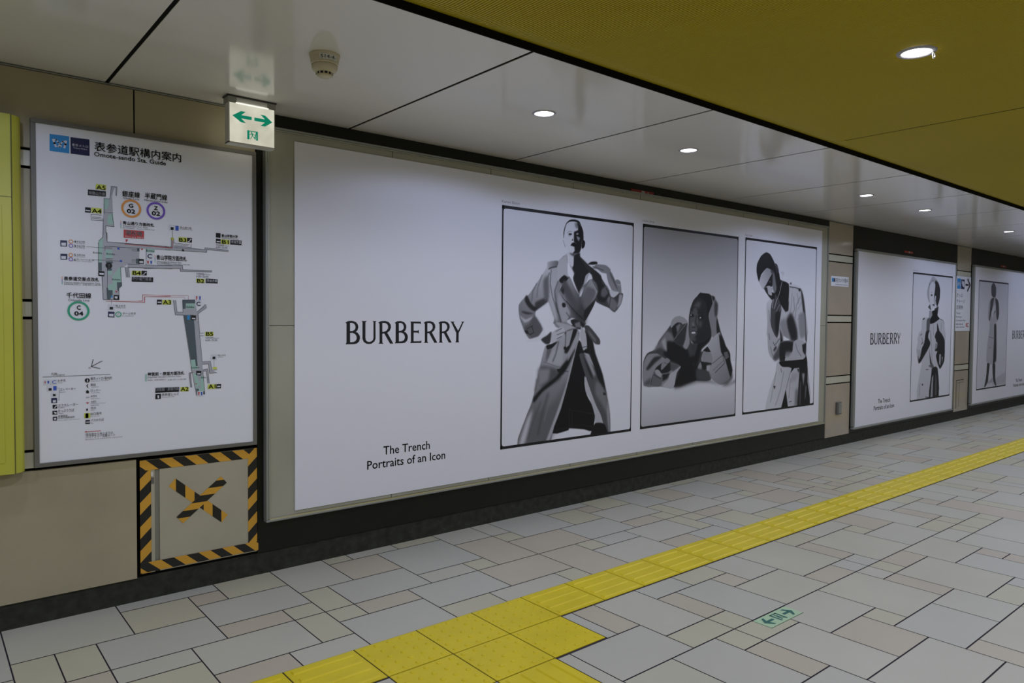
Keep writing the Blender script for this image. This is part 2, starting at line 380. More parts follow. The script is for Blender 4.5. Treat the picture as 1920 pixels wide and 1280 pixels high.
# ------------------------------------------------------------ downlights
def downlight(x, y, r, watts, label, group, big=False):
    t = thing('ceiling_downlight', label, 'ceiling light', (x, y, H), group)
    k_ = .016 if big else .010
    mb = MB(); mb.lathe([(r+k_+.002, 0), (r+k_, -.003), (r+k_*.5, -.0055), (r+.001, -.005), (r, -.001)], (x, y, H), M_RING, flip=True); mb.build('trim_ring', t, smooth=True, origin=(x, y, H))
    mb = MB(); mb.lathe([(r-.001, -.0012), (r*.5, -.0014), (0.0002, -.0015)], (x, y, H), M_GLOW, flip=True); mb.build('lamp', t, origin=(x, y, H))
    if big:
        mb = MB(); pts = [(x+.035+.011*math.cos(a), y-.052, H-.017+.011*math.sin(a)) for a in [k*2*math.pi/14 for k in range(15)]]
        mb.tube(pts, .003, M_WHITE, 8); mb.build('hanging_ring', t, smooth=True, origin=(x, y, H))
    ld = bpy.data.lights.new('downlight_beam', 'SPOT'); ld.energy = watts; ld.color = LAMP_BIG_COLOR if big else LAMP_COLOR; ld.spot_size = math.radians(168 if big else 165); ld.spot_blend = .2
    ld.shadow_soft_size = r*.8
    lo = bpy.data.objects.new('downlight_beam', ld); COL.objects.link(lo); lo.parent = t; lo.location = (0, 0, -.03)
    return t
LXS = [(-1.85, ''), (-.59, ''), (.66, ''), (3.16, 'nearest the smoke detector, above the wordmark of the large billboard'),  # unlabelled ones are unseen; the middle one is added to lighten the map board
       (4.41, 'second from the smoke detector, above the standing portrait'), (6.915, 'third along the white ceiling, nearest the first beige pillar on its left'),
       (8.17, 'fourth along the white ceiling, just past the first beige pillar'), (10.66, 'farthest at the right edge, above the middle billboard')]
for i, (x, l) in enumerate(LXS):
    downlight(x, -1.035, .051, LAMP_W, 'round white downlight %s' % (l if i > 2 else 'in the white ceiling out of view left'), 'downlights in the white ceiling strip')
for x in (11.92, 14.43, 15.68, 18.2, 19.45, 22.0):
    downlight(x, -1.035, .055, LAMP_W, 'round recessed downlight beyond the right edge of view', 'downlights in the white ceiling strip')
for x in (-1.3, 1.2, 3.70, 6.2, 8.7, 11.2, 16.2, 18.7):
    downlight(x, -2.67, .056, LAMP_BIG_W, 'large bright round downlight with a small white ring in the yellow ribbed ceiling' if x == 3.70 else 'large round downlight in the yellow ceiling out of view', 'large downlights in the yellow ceiling', big=True)
for x in (-1.3, 1.2, 3.7, 8.7, 12.4):  # unseen row; the lamp level with the map is added to brighten its board
    downlight(x, -4.9, .056, LAMP_BIG_W, 'unseen large round downlight in the yellow ceiling behind the viewer', 'large downlights in the yellow ceiling', big=True)

# ------------------------------------------------------------ smoke detector
SX, SY = 1.905, -1.06
sd = thing('smoke_detector', 'ivory round smoke detector with a small code label under the white ceiling', 'smoke detector', (SX, SY, H))
c = (SX, SY, H)
mb = MB(); mb.lathe([(.0001, 0), (.063, 0), (.063, -.006), (.060, -.012), (.056, -.040), (.052, -.043), (.0001, -.043)], c, M_CREAMP, flip=True); mb.build('mounting_base', sd, smooth=False, origin=c)
mb = MB(); mb.lathe([(.050, -.043), (.053, -.046), (.053, -.056), (.047, -.066), (.034, -.074)], c, M_CREAMP, flip=True); mb.build('detector_head', sd, smooth=True, origin=c)
mb = MB(); mb.lathe([(.034, -.072), (.030, -.074), (.029, -.083)], c, M_DARK, flip=True)
for k in range(12):
    a = 2*math.pi*k/12; mb.box(c[0]+.033*math.cos(a)-.002, c[0]+.033*math.cos(a)+.002, c[1]+.033*math.sin(a)-.002, c[1]+.033*math.sin(a)+.002, H-.083, H-.071, M_CREAMP)
mb.build('vent_slots', sd, origin=c)
mb = MB(); mb.lathe([(.0001, -.082), (.031, -.082), (.031, -.086), (.023, -.091), (.0001, -.092)], c, M_CREAMP, flip=True); mb.build('bottom_cap', sd, smooth=True, origin=c)
lab = MB(); a0 = math.atan2(cam.location.y-SY, cam.location.x-SX)+.30
def cyl(u, z, rr): a = a0+u/.060; return (SX+rr*math.cos(a), SY+rr*math.sin(a), H+z)
cu = [-.038+.076*k/12 for k in range(13)]
lab.add([cyl(u, -.012, .0615) for u in cu]+[cyl(u, -.034, .0598) for u in cu], [(k, 13+k, 14+k, k+1) for k in range(12)], M_WHITE)
vs, fs, xa, xb = text_polys('S14-4-'); s_ = .064/(xb-xa)
lab.add([cyl(-.033+(v[0]-xa)*s_, -.030+v[1]*.019, .0622) for v in vs], fs, M_INK)
lab.build('code_label', sd, origin=c)

# ------------------------------------------------------------ exit sign hanging from the ceiling
EX0, EX1, EZ0, EZ1, EY = 1.783, 2.006, 2.258, 2.452, -.262
es = thing('exit_sign', 'lit white hanging exit sign with two green arrows under the white ceiling', 'exit sign', ((EX0+EX1)/2, EY+.03, H))
mb = MB(); mb.box(EX0-.006, EX1+.006, EY+.003, EY+.062, EZ1+.004, H-.003, M_WHITE); mb.box(EX0-.012, EX1+.012, EY-.004, EY+.07, H-.008, H, M_DARK)
mb.box(EX0-.008, EX0+.034, EY-.002, EY+.064, EZ1-.004, H-.008, M_ALU); mb.box(EX1-.034, EX1+.008, EY-.002, EY+.064, EZ1-.004, H-.008, M_ALU)
mb.build('lamp_housing', es, bevel=.001)
mb = MB(); mb.box(EX0, EX1, EY, EY+.05, EZ0, EZ1, M_SIGN); mb.build('lit_panel', es)
mb = MB(); t = .005
mb.box(EX0-t, EX0, EY-.001, EY+.052, EZ0-t, EZ1, M_WHITE); mb.box(EX1, EX1+t*.6, EY-.001, EY+.052, EZ0-t, EZ1, M_WHITE); mb.box(EX0-t, EX1+t*.6, EY-.001, EY+.052, EZ0-t-.004, EZ0, M_WHITE)
mb.build('panel_rim', es)
mb = MB(); mb.box(EX0+.03, EX1-.03, EY-.0035, EY-.001, EZ1-.005, EZ1-.0005, mat('tube_glow', (1, .99, .9), .5, emis=.95)); mb.build('light_strip', es)
mb = MB(); W_, Hh = EX1-EX0, EZ1-EZ0; yy = EY-.0012
q = lambda u, v: (EX0+u*W_, EZ0+v*Hh)
mb.wall_poly([q(.06,.655), q(.25,.80), q(.355,.80), q(.255,.70), q(.485,.70), q(.485,.615), q(.255,.615), q(.355,.515), q(.25,.515)], yy, M_GREEN)
mb.wall_poly([q(.955,.655), q(.79,.80), q(.685,.80), q(.785,.70), q(.545,.70), q(.545,.615), q(.785,.615), q(.685,.515), q(.79,.515)], yy, M_GREEN)
for a, b, c_, d in ((.385, .435, .115, .345), (.585, .625, .115, .345), (.385, .625, .322, .345)): mb.wall_poly([q(a,c_), q(b,c_), q(b,d), q(a,d)], yy, M_GREEN)
mb.wall_poly([q(.57,.115), q(.59,.345), q(.585,.345), q(.54,.16)], yy, M_GREEN)
mb.ring(*q(.478,.300), .0035, 0, yy, M_GREEN, 12)
mb.wall_poly([q(.478,.285), q(.51,.28), q(.515,.215), q(.492,.205)], yy, M_GREEN)
for P in ([(.485,.275),(.45,.245)], [(.51,.27),(.55,.245)], [(.495,.215),(.47,.165),(.46,.13)], [(.512,.215),(.535,.18),(.57,.185)]): mb.line([q(*p) for p in P], .0032, yy, M_GREEN)
mb.build('exit_symbols', es)

# ------------------------------------------------------------ station guide board
MX0, MX1, MZ0, MZ1, MY = .983, 1.977, .717, 2.262, -.090
gb = thing('station_guide_board', 'large white station map board with exit numbers in a grey metal frame', 'map board', ((MX0+MX1)/2, -.062, MZ0))
mb = MB(); w_ = .019
mb.box(MX0, MX1, MY-.002, -.0625, MZ0, MZ0+w_, M_FRAME); mb.box(MX0, MX1, MY-.002, -.0625, MZ1-w_, MZ1, M_FRAME)
mb.box(MX0, MX0+w_, MY-.002, -.0625, MZ0+w_, MZ1-w_, M_FRAME); mb.box(MX1-w_, MX1, MY-.002, -.0625, MZ0+w_, MZ1-w_, M_FRAME)
mb.build('frame', gb, bevel=.0015)
mb = MB(); mb.box(MX0+w_, MX1-w_, MY+.004, -.0625, MZ0+w_, MZ1-w_, M_MAPW); mb.build('map_panel', gb)
MAP = """p C 150,3006 300,3008 300,2856 148,2856
p N 310,3004 460,3006 460,2856 310,2856
l W 4.2 178,2956 186,2930 196,2904
l W 4.2 274,2958 270,2932 262,2904
l W 3 180,2960 200,2960 216,2940 236,2912
l W 3 270,2960 250,2952 230,2928 216,2904
l W 3 216,2906 226,2904 234,2908
t W 320,2926 128 24 東京メトロ
t W 330,2906 112 12 Tokyo Metro
t k 500,2910 750 86 表参道駅構内案内
t k 496,2862 614 38 Omote-sando Sta. Guide
p Y 508,2610 592,2608 592,2560 504,2560
t k 512,2560 74 38 A5
p k 444,2550 590,2550 588,2500 442,2498
t w 450,2506 132 30 南青山方面
p Y 470,2388 554,2388 552,2340 468,2340
t k 474,2340 76 38 A4
p k 420,2386 466,2386 464,2338 418,2338
p w 424,2362 460,2362 458,2352 422,2352
t k 726,2518 150 56 銀座線
t k 732,2498 138 16 Ginza Line
t k 920,2520 200 58 半蔵門線
t k 916,2498 208 18 Hanzomon Line
o O 802,2412 86 .78
o P 1018,2412 84 .78
t K 782,2422 36 34 G
t K 766,2368 68 36 02
t K 1002,2422 32 34 Z
t K 982,2368 72 38 02
t k 728,2256 272 32 青山通り方面改札
t k 728,2238 216 12 Aoyama-dori Ave. Gate
t k 728,2220 102 10 青山学院前駅口
t k 848,2222 156 8 Aoyama Gakuin-mae
l O 1.2 712,2288 712,2268
l P 1.2 712,2268 712,2246
l G 1.2 712,2244 712,2220
p R 736,2208 912,2210 910,2132 734,2132
t W 752,2158 142 44 現在地
t W 746,2136 158 16 You are here
p R 750,2118 774,2118 756,2086
p g 634,2600 682,2602 678,2518 666,2518 670,2586 660,2588 648,2548 640,2514 646,2346 654,2228 586,2230 586,2166 598,2160 596,2082 584,1974 524,1970 526,2088 558,2122 564,2274 574,2486 622,2486 628,2528 634,2548
p m 576,2482 614,2484 610,2414 598,2386 574,2380
p m 646,2352 650,2250 600,2246 600,2316 614,2336
p m 558,2118 554,1972 524,1970 528,2088
l k .9 638,2352 654,2228 586,2230 586,2168 596,2164 596,2082 1162,2076
l k .9 574,2340 574,2482 622,2484 628,2528 634,2600 682,2602 678,2518
l k .9 566,2296 564,2160
l k .9 528,2086 560,2122 562,2160
l k .9 564,2274 468,2274 466,2324 550,2326
l k .9 566,2290 480,2290 480,2302 546,2304
l k .7 576,2356 646,2358
l R 1 748,2080 752,2070 1164,2062 1168,2130
p Y 1152,2166 1174,2168 1174,2136 1152,2138
l k .8 1166,2232 1166,2164
p w 1138,2292 1220,2290 1218,2236 1136,2232
p k 1150,2268 1178,2268 1178,2240 1150,2240
p b 1194,2284 1224,2284 1224,2238 1194,2238
t k 1236,2262 106 20 青山通り側
t k 1236,2252 118 8 for Aoyama-dori Ave.
p Y 1222,2176 1302,2176 1300,2130 1222,2130
t k 1228,2132 66 36 B3
p k 1304,2176 1350,2176 1348,2130 1302,2130
p w 1308,2140 1322,2144 1334,2168 1346,2166 1346,2160 1338,2158 1324,2136 1308,2134
t k 1020,1940 276 48 青山学院方面改札
t k 1024,1918 224 14 Aoyamagakuin District Gate
t k 1020,1900 304 14 青山学院前駅口 6:00 AM~11:00 PM
l O 1.2 1006,1986 1006,1964
l P 1.2 1006,1960 1006,1938
l G 1.2 1006,1936 1006,1914
p k 1582,2246 1628,2246 1626,2198 1580,2200
t k 1636,2208 164 30 青山学院大学
t k 1638,2194 172 10 Aoyama Gakuin University
p Y 1632,2186 1718,2184 1716,2138 1630,2138
t k 1642,2142 66 38 B1
p k 1582,2188 1628,2186 1626,2140 1580,2142
p w 1588,2164 1622,2164 1622,2154 1588,2154
p k 1726,2186 1842,2186 1840,2138 1724,2138
t w 1732,2152 104 28 渋谷方面
t k 1582,2116 78 16 利用時間
t k 1670,2116 42 10 Hours
t k 1580,2092 114 18 6:00~22:00
p g 1156,2158 1178,2158 1180,2092 1340,2080 1472,2068 1472,2088 1494,2088 1706,2078 1706,2066 1490,2072 1488,2042 1074,2044 1074,2056 1156,2062
l k .9 1178,2158 1180,2114 1324,2108
l k .8 1192,2098 1314,2098
l k .8 1186,2086 1340,2082 1342,2118
l k .9 1184,2070 1472,2068 1472,2088 1706,2078
l k .9 1100,2044 1490,2042 1490,2070 1706,2064
l R 1 1100,2070 1156,2066 1166,2066 1166,2156
l k .9 1100,2072 1154,2066 1156,2162
p Y 1154,2166 1178,2166 1176,2138 1152,2140
p k 1254,2060 1274,2056 1274,2038 1254,2038
p g 1082,1888 1258,1898 1258,1856 1540,1860 1540,1846 1238,1840 1236,1866 1082,1858
l k .9 1026,1890 1258,1898 1260,1856 1540,1860
l k .9 906,1852 1238,1866 1238,1840 1540,1846
p Y 1388,1774 1468,1772 1466,1730 1386,1732
t k 1396,1732 66 38 B2
p k 1480,1778 1598,1774 1596,1732 1478,1732
t w 1486,1744 106 28 渋谷方面
t k 1388,1812 74 18 利用時間
t k 1470,1814 52 10 Hours
t k 1388,1788 116 18 6:00~22:00
p g 576,2042 870,2042 866,1888 766,1886 744,1866 706,1852 712,1712 714,1678 690,1652 690,1546 558,1544 546,1754 522,1782 524,2000 576,2038
p g 596,2080 1146,2066 1146,2038 1004,2040 926,2040 870,2040 578,2044 544,2104 596,2124
l k .9 590,2174 596,2082 1146,2068
l R 1 744,2072 1146,2064
l k .9 578,2040 870,2040
p m 544,2106 562,2114 556,1974 552,1892 522,1888 524,2070
p m 582,2008 638,2008 640,1934 584,1932
p m 696,1852 710,1854 712,1712 684,1706 644,1594 638,1594 638,1764
p d 522,1888 550,1886 550,1812 522,1810
p d 594,1850 632,1838 632,1816 592,1814
p d 584,1902 642,1902 640,1882 586,1882
p d 586,1658 598,1658 602,1634 638,1632 638,1594 616,1546 590,1546
p d 674,1710 716,1710 714,1678 690,1654 688,1626 678,1632
p d 850,2042 870,2040 870,2008 850,2016
p d 840,1942 874,1942 870,1890 838,1894
p m 600,1814 636,1814 634,1776 600,1778
p m 602,1688 638,1690 638,1634 602,1634
l k .8 576,2042 578,2000
l k .7 582,2030 640,2030
l k .7 582,2020 634,2020
l k .7 802,2026 866,2026
l k .7 802,2014 860,2012
l k .7 802,1934 842,1934
l k .7 802,1920 842,1920
l k .7 800,1906 842,1908
l k .9 524,2070 522,1782
l k .9 554,1760 558,1544 690,1544
l k .9 706,1852 712,1712 716,1678 690,1652 692,1546
l k .7 584,1928 640,1928
l k .7 584,1916 640,1916
l k .7 596,1880 594,1666
p k 522,1810 572,1806 570,1760 520,1762
p w 530,1790 566,1790 566,1772 530,1774
p k 862,1940 908,1940 906,1892 860,1894
p w 868,1920 900,1922 900,1900 868,1904
p k 646,1590 694,1588 692,1544 644,1546
p w 654,1576 680,1576 676,1554 656,1558
o k 608,1862 28 0
t W 602,1844 12 30 i
l k .7 428,2026 576,2024
l k .7 486,1910 700,1908
p b 680,2036 700,2034 700,2016 680,2018
p b 700,1920 720,1918 720,1900 700,1902
p R 880,2038 904,2038 892,2022
p R 658,1628 680,1626 670,1610
p C 624,1582 640,1580 638,1564 622,1566
t k 480,1968 72 16 Echika
t k 590,1964 70 16 Echika
t k 634,1728 70 14 Echika
p m 928,2042 1004,2040 1002,2008 926,2008
t k 932,2016 68 14 Echika
p w 930,2002 988,2002 986,1948 926,1948
t b 940,1952 38 38 C
p w 928,1940 986,1940 984,1894 928,1892
p R 936,1926 952,1926 950,1900 938,1900
p b 964,1926 982,1926 978,1898 966,1900
l k .9 930,2044 926,1884 1160,1892
p N 222,2070 274,2070 274,2016 222,2014
p w 230,2048 266,2050 264,2022 230,2022
p N 222,1948 276,1950 274,1898 222,1896
p w 228,1928 264,1928 264,1904 228,1904
o O 304,2064 18 .7
o P 304,2026 18 .7
o O 302,1942 18 .7
o P 302,1904 18 .7
t k 326,2054 18 22 4
t k 326,2014 16 22 3
t k 326,1932 16 22 5
t k 326,1890 16 22 6
t k 348,2058 66 18 渋谷方面
t k 348,2048 66 6 for Shibuya
t k 348,2018 66 18 渋谷方面
t k 348,2008 66 8 for Shibuya
t k 348,1936 66 18 浅草方面
t k 348,1926 66 6 for Asakusa
t k 348,1896 138 18 押上〈スカイツリー前〉方面
t k 348,1886 122 6 for Oshiage
t k 246,1710 280 36 表参道交差点改札
t k 246,1686 288 14 Omote-sando Intersection Gate
t k 246,1670 130 12 表参道交差点改札口
t k 396,1670 144 12 6:00 AM~11:00 PM
l O 1.2 232,1744 232,1722
l P 1.2 232,1718 232,1696
l G 1.2 232,1694 232,1676
p Y 804,1826 884,1824 882,1782 800,1782
t k 810,1784 68 38 B4
p k 888,1828 934,1828 932,1784 886,1784
p w 894,1794 906,1796 920,1818 930,1816 930,1810 920,1808 908,1790 894,1790
p k 802,1766 990,1768 988,1722 800,1720
t w 806,1734 166 32 表参道交差点
p g 766,1856 742,1852 756,1762 782,1760 774,1854 1160,1860 1160,1892 770,1886
l k .9 706,1852 746,1856 756,1758
l k .9 782,1760 774,1854 1160,1860
l k .9 770,1884 866,1888
l k .7 760,1852 768,1762
t k 264,1552 196 50 千代田線
t k 278,1524 168 20 Chiyoda Line
o G 358,1436 88 .8
t K 346,1448 28 36 C
t K 326,1394 68 36 04
l R 1 580,1530 912,1524 914,1580 1144,1588
l R .7 626,1530 894,1536 896,1598 1144,1596
l k .7 626,1544 626,1504
p w 598,1500 654,1500 654,1446 596,1446
p k 612,1476 640,1476 640,1452 610,1452
t k 660,1476 84 24 地上ゆき
t k 662,1466 82 8 to Street Level
p N 598,1434 652,1432 650,1378 596,1380
p w 606,1412 644,1412 642,1386 606,1388
o G 684,1408 26 .72
t k 676,1398 14 18 C
t k 720,1406 112 22 ホームゆき
t k 716,1390 100 8 to Chiyoda Line
p k 1022,1554 1066,1554 1064,1508 1020,1506
p w 1028,1534 1060,1534 1060,1522 1028,1522
p Y 1070,1552 1152,1554 1152,1508 1070,1506
t k 1076,1510 72 40 A3
l R .7 858,1538 894,1540 894,1596 1312,1600 1312,1562
l R .7 858,1524 910,1526 910,1580 1274,1584 1276,1562
p g 1168,1552 1190,1552 1202,1434 1260,1436 1256,1556 1374,1560 1392,1442 1466,1510 1480,1520 1484,1482 1406,1420 1436,934 1520,938 1538,842 1586,820 1510,814 1502,912 1440,910 1446,856 1496,862 1510,716 1492,714 1486,844 1446,838 1462,606 1384,596 1352,830 1330,822 1340,682 1328,682 1312,828 1342,830 1338,870 1330,956 1264,1406 1188,1408
l k .9 1170,1552 1188,1408 1264,1406
l k .9 1192,1552 1204,1434 1260,1434 1256,1556 1374,1560
l k .9 1394,1438 1462,1496 1462,1516
l k .9 1400,1420 1484,1482 1478,1518
l k .9 1400,1420 1418,1224 1456,1226
l k .9 1418,1200 1456,1198
l k .9 1418,1200 1440,936 1520,940 1536,844 1586,850
l k .9 1440,910 1502,912 1512,814 1586,820
l k .9 1444,850 1494,862 1508,716
l k .9 1446,836 1480,840 1492,714
l k .9 1264,1406 1342,830 1312,828 1328,682
l k .9 1352,830 1324,822 1340,682
l k .9 1342,830 1384,596
l k .9 1446,836 1464,606
p d 1256,1556 1374,1560 1374,1524 1286,1522 1284,1468 1260,1468
p m 1288,1520 1372,1522 1372,1470 1288,1470
t k 1292,1478 72 20 Echika
p d 1266,1406 1360,1408 1396,894 1378,894 1372,960 1330,956
p m 1328,956 1372,960 1378,894 1396,894 1398,858 1342,860
p m 1352,830 1390,804 1406,736 1426,700 1378,684
p m 1422,788 1454,788 1462,636 1388,634 1378,684 1426,662
p d 1378,664 1406,664 1406,630 1462,636 1464,602 1388,602
t k 1332,872 76 14 Echika
t k 1426,768 50 16 Echika
p k 1338,1404 1384,1404 1382,1354 1336,1356
p w 1344,1378 1376,1378 1376,1364 1344,1368
p k 1382,846 1432,842 1430,796 1380,800
p w 1390,820 1424,820 1424,806 1390,808
p C 1300,1404 1324,1404 1322,1360 1298,1360
p w 1374,1604 1434,1606 1434,1554 1374,1552
p R 1384,1596 1398,1596 1394,1560 1386,1560
p b 1414,1596 1430,1596 1426,1560 1416,1560
p w 1380,1548 1434,1548 1434,1498 1378,1496
t b 1388,1502 36 38 C
p R 1372,718 1392,718 1382,706
p w 1392,640 1448,634 1448,582 1390,588
p R 1398,630 1414,628 1410,594 1402,596
p b 1424,628 1442,626 1438,594 1428,594
p Y 1470,1238 1552,1238 1552,1194 1470,1196
t k 1480,1198 66 38 B5
t k 1472,1168 76 16 利用時間
t k 1554,1168 52 10 Hours
t k 1472,1144 116 16 8:00~22:30
p w 1526,1006 1584,1006 1582,950 1524,952
p k 1542,984 1570,984 1570,958 1540,960
t k 1592,986 80 20 地上ゆき
t k 1592,974 52 6 to Street
l k .6 1556,952 1556,878
p Y 1544,876 1582,878 1584,854 1546,854
t k 932,812 336 36 神宮前・原宿方面改札
t k 932,794 306 12 Jingumae, Harajuku District Gate
t k 932,766 164 12 神宮前・原宿方面改札口
t k 1114,762 170 10 5:00 AM~11:00 PM
p m 912,832 928,832 924,762 910,764
p k 1004,694 1220,692 1218,644 1000,646
t w 1008,662 206 32 神宮前・原宿方面
p Y 1234,690 1310,688 1308,644 1230,646
t k 1234,650 72 38 A2
p k 1002,634 1052,634 1050,584 1000,584
p w 1018,620 1034,620 1034,590 1022,590
t k 1058,610 158 28 表参道ヒルズ
t k 1058,596 116 8 Omotesando Hills
p Y 1496,702 1576,700 1574,654 1492,656
t k 1500,660 68 40 A1
p k 1578,700 1626,700 1624,656 1576,656
p w 1586,682 1618,682 1618,670 1586,670
l k 1.6 472,988 456,922 544,972
l k 1.6 456,922 526,902
t k 434,904 14 14 N
l k 1 76,842 610,844
t k 138,852 46 26 凡例
t k 188,852 54 12 Legend
p w 82,818 132,818 132,770 82,770
p w 138,816 184,816 184,770 136,770
p R 88,806 98,804 96,784 90,784
p b 110,806 124,806 122,782 112,780
t b 146,780 30 28 C
t k 188,794 62 22 お手洗
t k 188,782 38 6 Toilets
p w 108,760 186,760 184,714 108,714
p k 118,740 142,740 142,718 118,718
p b 154,756 180,756 180,718 154,718
p w 138,704 182,704 182,660 138,660
p k 150,686 172,684 172,666 150,666
p N 138,650 182,650 182,604 138,606
p w 150,630 174,630 174,610 150,610
l k .6 184,738 200,738 198,630 188,630
t k 206,714 122 22 エレベーター
t k 204,696 46 8 Elevator
p k 148,588 182,588 182,554 148,554
p w 152,562 160,560 172,580 180,580 180,574 164,558
t k 190,568 156 26 エスカレーター
t k 190,556 50 8 Escalator
p k 146,534 182,534 182,498 146,500
p w 154,526 178,520 178,506 164,506
t k 190,518 124 26 きっぷうりば
t k 190,504 38 8 Tickets
p k 148,480 182,480 180,444 148,446
p w 154,468 174,470 174,452 158,452
t k 190,474 72 18 駅事務室
t k 190,458 128 18 お忘れ物取扱所
t k 190,442 166 6 Station Office, Lost and Found
o k 422,796 20 0
t W 418,784 10 26 i
t k 448,796 176 28 東京メトロ 案内所
t k 448,784 150 6 Tokyo Metro Information
l k 2 426,758 418,746 426,730
t k 448,742 42 24 電話
t k 448,730 66 6 Telephone
p k 412,700 424,706 434,698 434,676 412,678
t k 448,688 82 24 ロッカー
t k 448,676 74 6 Coin Lockers
t k 410,630 26 14 ATM
t k 448,638 46 18 ATM
t k 448,622 74 6 Cash Service
p R 410,594 434,592 422,576
t k 448,588 44 16 AED
t k 448,576 120 6 Automated External
t k 448,560 70 8 Defibrillator
p k 412,534 424,536 424,514 412,514
t k 448,526 42 22 売店
t k 448,514 30 6 Shop
p Y 394,494 444,492 444,446 394,446
t K 406,450 20 40 1
t k 446,472 90 24 出口番号
t k 446,458 74 6 Exit Number
p k 404,428 440,428 440,392 404,392
p w 408,414 438,414 438,404 408,406
t k 446,412 108 24 バスのりば
t k 446,394 22 8 Bus
l R 1.6 402,320 526,320
p R 396,322 412,328 412,314
t k 404,280 224 26 現在地から地上までの
t k 404,258 242 26 バリアフリー主要ルート
t k 404,244 302 8 Barrier-free access route from here to ground level"""
def map_art():
    K = {'plan': MB(), 'plates': MB(), 'let': MB()}
    lay = {'p': .0012, 'l': .0018, 'o': .0022, 't': .0030}
    n = 0
    for l in MAP.split('\n'):
        t = l.split(); k = t[0]; n += 1
        P = lambda s: (.98+float(s.split(',')[0])/2000, .70+float(s.split(',')[1])/2000)
        y = MY+.004-lay[k]-n*2e-6
        if k == 'p': K['plates' if t[1] in 'YkNCR' else 'plan'].wall_poly([P(s) for s in t[2:]], y, PAL[t[1]])
        elif k == 'l':
            K['plan'].line([P(s) for s in t[3:]], float(t[2])*(.0016 if float(t[2]) < 3 else .0019), y, PAL[t[1]])
        elif k == 'o':
            r = float(t[3])/2000; x, z = P(t[2]); K['plates'].ring(x, z, r, r*float(t[4]), y, PAL[t[1]])
        else:
            x, z = P(t[2]); put_text(K['let'], ' '.join(t[5:]), x, z, float(t[3])/2000, float(t[4])/2000, y, PAL[t[1]], bold=.0008 if t[1] in 'K' else (.0004 if float(t[4]) > 28 else 0))
    K['plan'].build('floor_plan', gb); K['plates'].build('pictogram_plates', gb); K['let'].build('map_lettering', gb)
map_art()

# ------------------------------------------------------------ hatch with hazard tape
hx0, hx1, hz0, hz1 = 1.412, 1.990, .132, .697
ht = thing('wall_hatch', 'beige flush wall hatch below the station map, taped off with hazard stripes', 'access hatch', ((hx0+hx1)/2, -.06, hz0))
mb = MB(); mb.box(hx0+.006, 1.480, -.062, -.046, hz0+.004, hz1-.004, M_HATCH); mb.box(1.503, hx1-.004, -.062, -.046, hz0+.004, hz1-.004, M_HATCH); mb.build('door_leaf', ht)
mb = MB(); mb.box(1.480, 1.503, -.054, -.046, hz0+.004, hz1-.004, mat('groove_grey', (.26, .25, .20), .5)); mb.build('groove', ht)
mb = MB(); mb.box(1.463, 1.476, -.066, -.062, .575, .605, M_GREY); mb.box(1.464, 1.472, -.0635, -.062, .612, .632, M_WHITE); mb.build('latch', ht)
def tape(x0, z0, x1, z1, wd, sl, ph, y, label, per=.118):
    """strip of tape with black slanting stripes; sl = slant of the stripes in tape widths"""
    L = math.hypot(x1-x0, z1-z0); ux, uz = (x1-x0)/L, (z1-z0)/L; nx, nz = -uz, ux
    cx, cz = (x0+x1)/2, (z0+z1)/2
    t = MB()
    def P(a, b): return (x0+ux*a+nx*b, z0+uz*a+nz*b)
    t.wall_poly([P(0, -wd/2), P(L, -wd/2), P(L, wd/2), P(0, wd/2)], y, M_TAPEY)
    t.wall_poly([P(0, -wd/2), P(L, -wd/2), P(L, wd/2), P(0, wd/2)], y+.0004, M_TAPEY)
    k = -3
    while True:
        s = ph+k*per
        if s-abs(sl)*wd > L: break
        # parallelogram: at b=-wd/2 from s to s+per/2, at b=+wd/2 shifted by sl*wd ; clip to 0..L
        poly = [(s, -wd/2), (s+per/2, -wd/2), (s+per/2+sl*wd, wd/2), (s+sl*wd, wd/2)]
        for lim, sg in ((0, 1), (L, -1)):
            out = []
            for i in range(len(poly)):
                a, b = poly[i], poly[(i+1) % len(poly)]; ia, ib = sg*(a[0]-lim) >= 0, sg*(b[0]-lim) >= 0
                if ia: out.append(a)
                if ia != ib:
                    q = (lim-a[0])/(b[0]-a[0]); out.append((lim, a[1]+q*(b[1]-a[1])))
            poly = out
            if len(poly) < 3: break
        if len(poly) >= 3: t.wall_poly([P(*p) for p in poly], y-.0003, M_TAPEK)
        k += 1
        if k > 40: break
    return tag(t.build('hazard_tape', origin=(cx, y, cz)), label, 'tape', 'black and orange hazard tape on the wall hatch')
tape(1.4385, .137, 1.4385, .693, .050, -1.0, .045, -.0630, 'vertical black and orange tape strip down the left edge of the hatch')
tape(1.4140, .668, 1.9450, .668, .050, -1.15, .085, -.0638, 'black and orange tape strip along the top edge of the hatch')
tape(1.9620, .150, 1.9620, .695, .048, -1.0, .085, -.0634, 'vertical black and orange tape strip down the right edge of the hatch')
tape(1.4140, .165, 1.9920, .165, .048, -1.15, .030, -.0642, 'black and orange tape strip along the bottom edge of the hatch')
tape(1.560, .568, 1.816, .342, .048, -.88, .045, -.0630, 'black and orange tape strip of the cross, from upper left down to right')
tape(1.5945, .372, 1.812, .548, .048, -1.23, .045, -.0638, 'black and orange tape strip of the cross, from lower left up to right', .105)

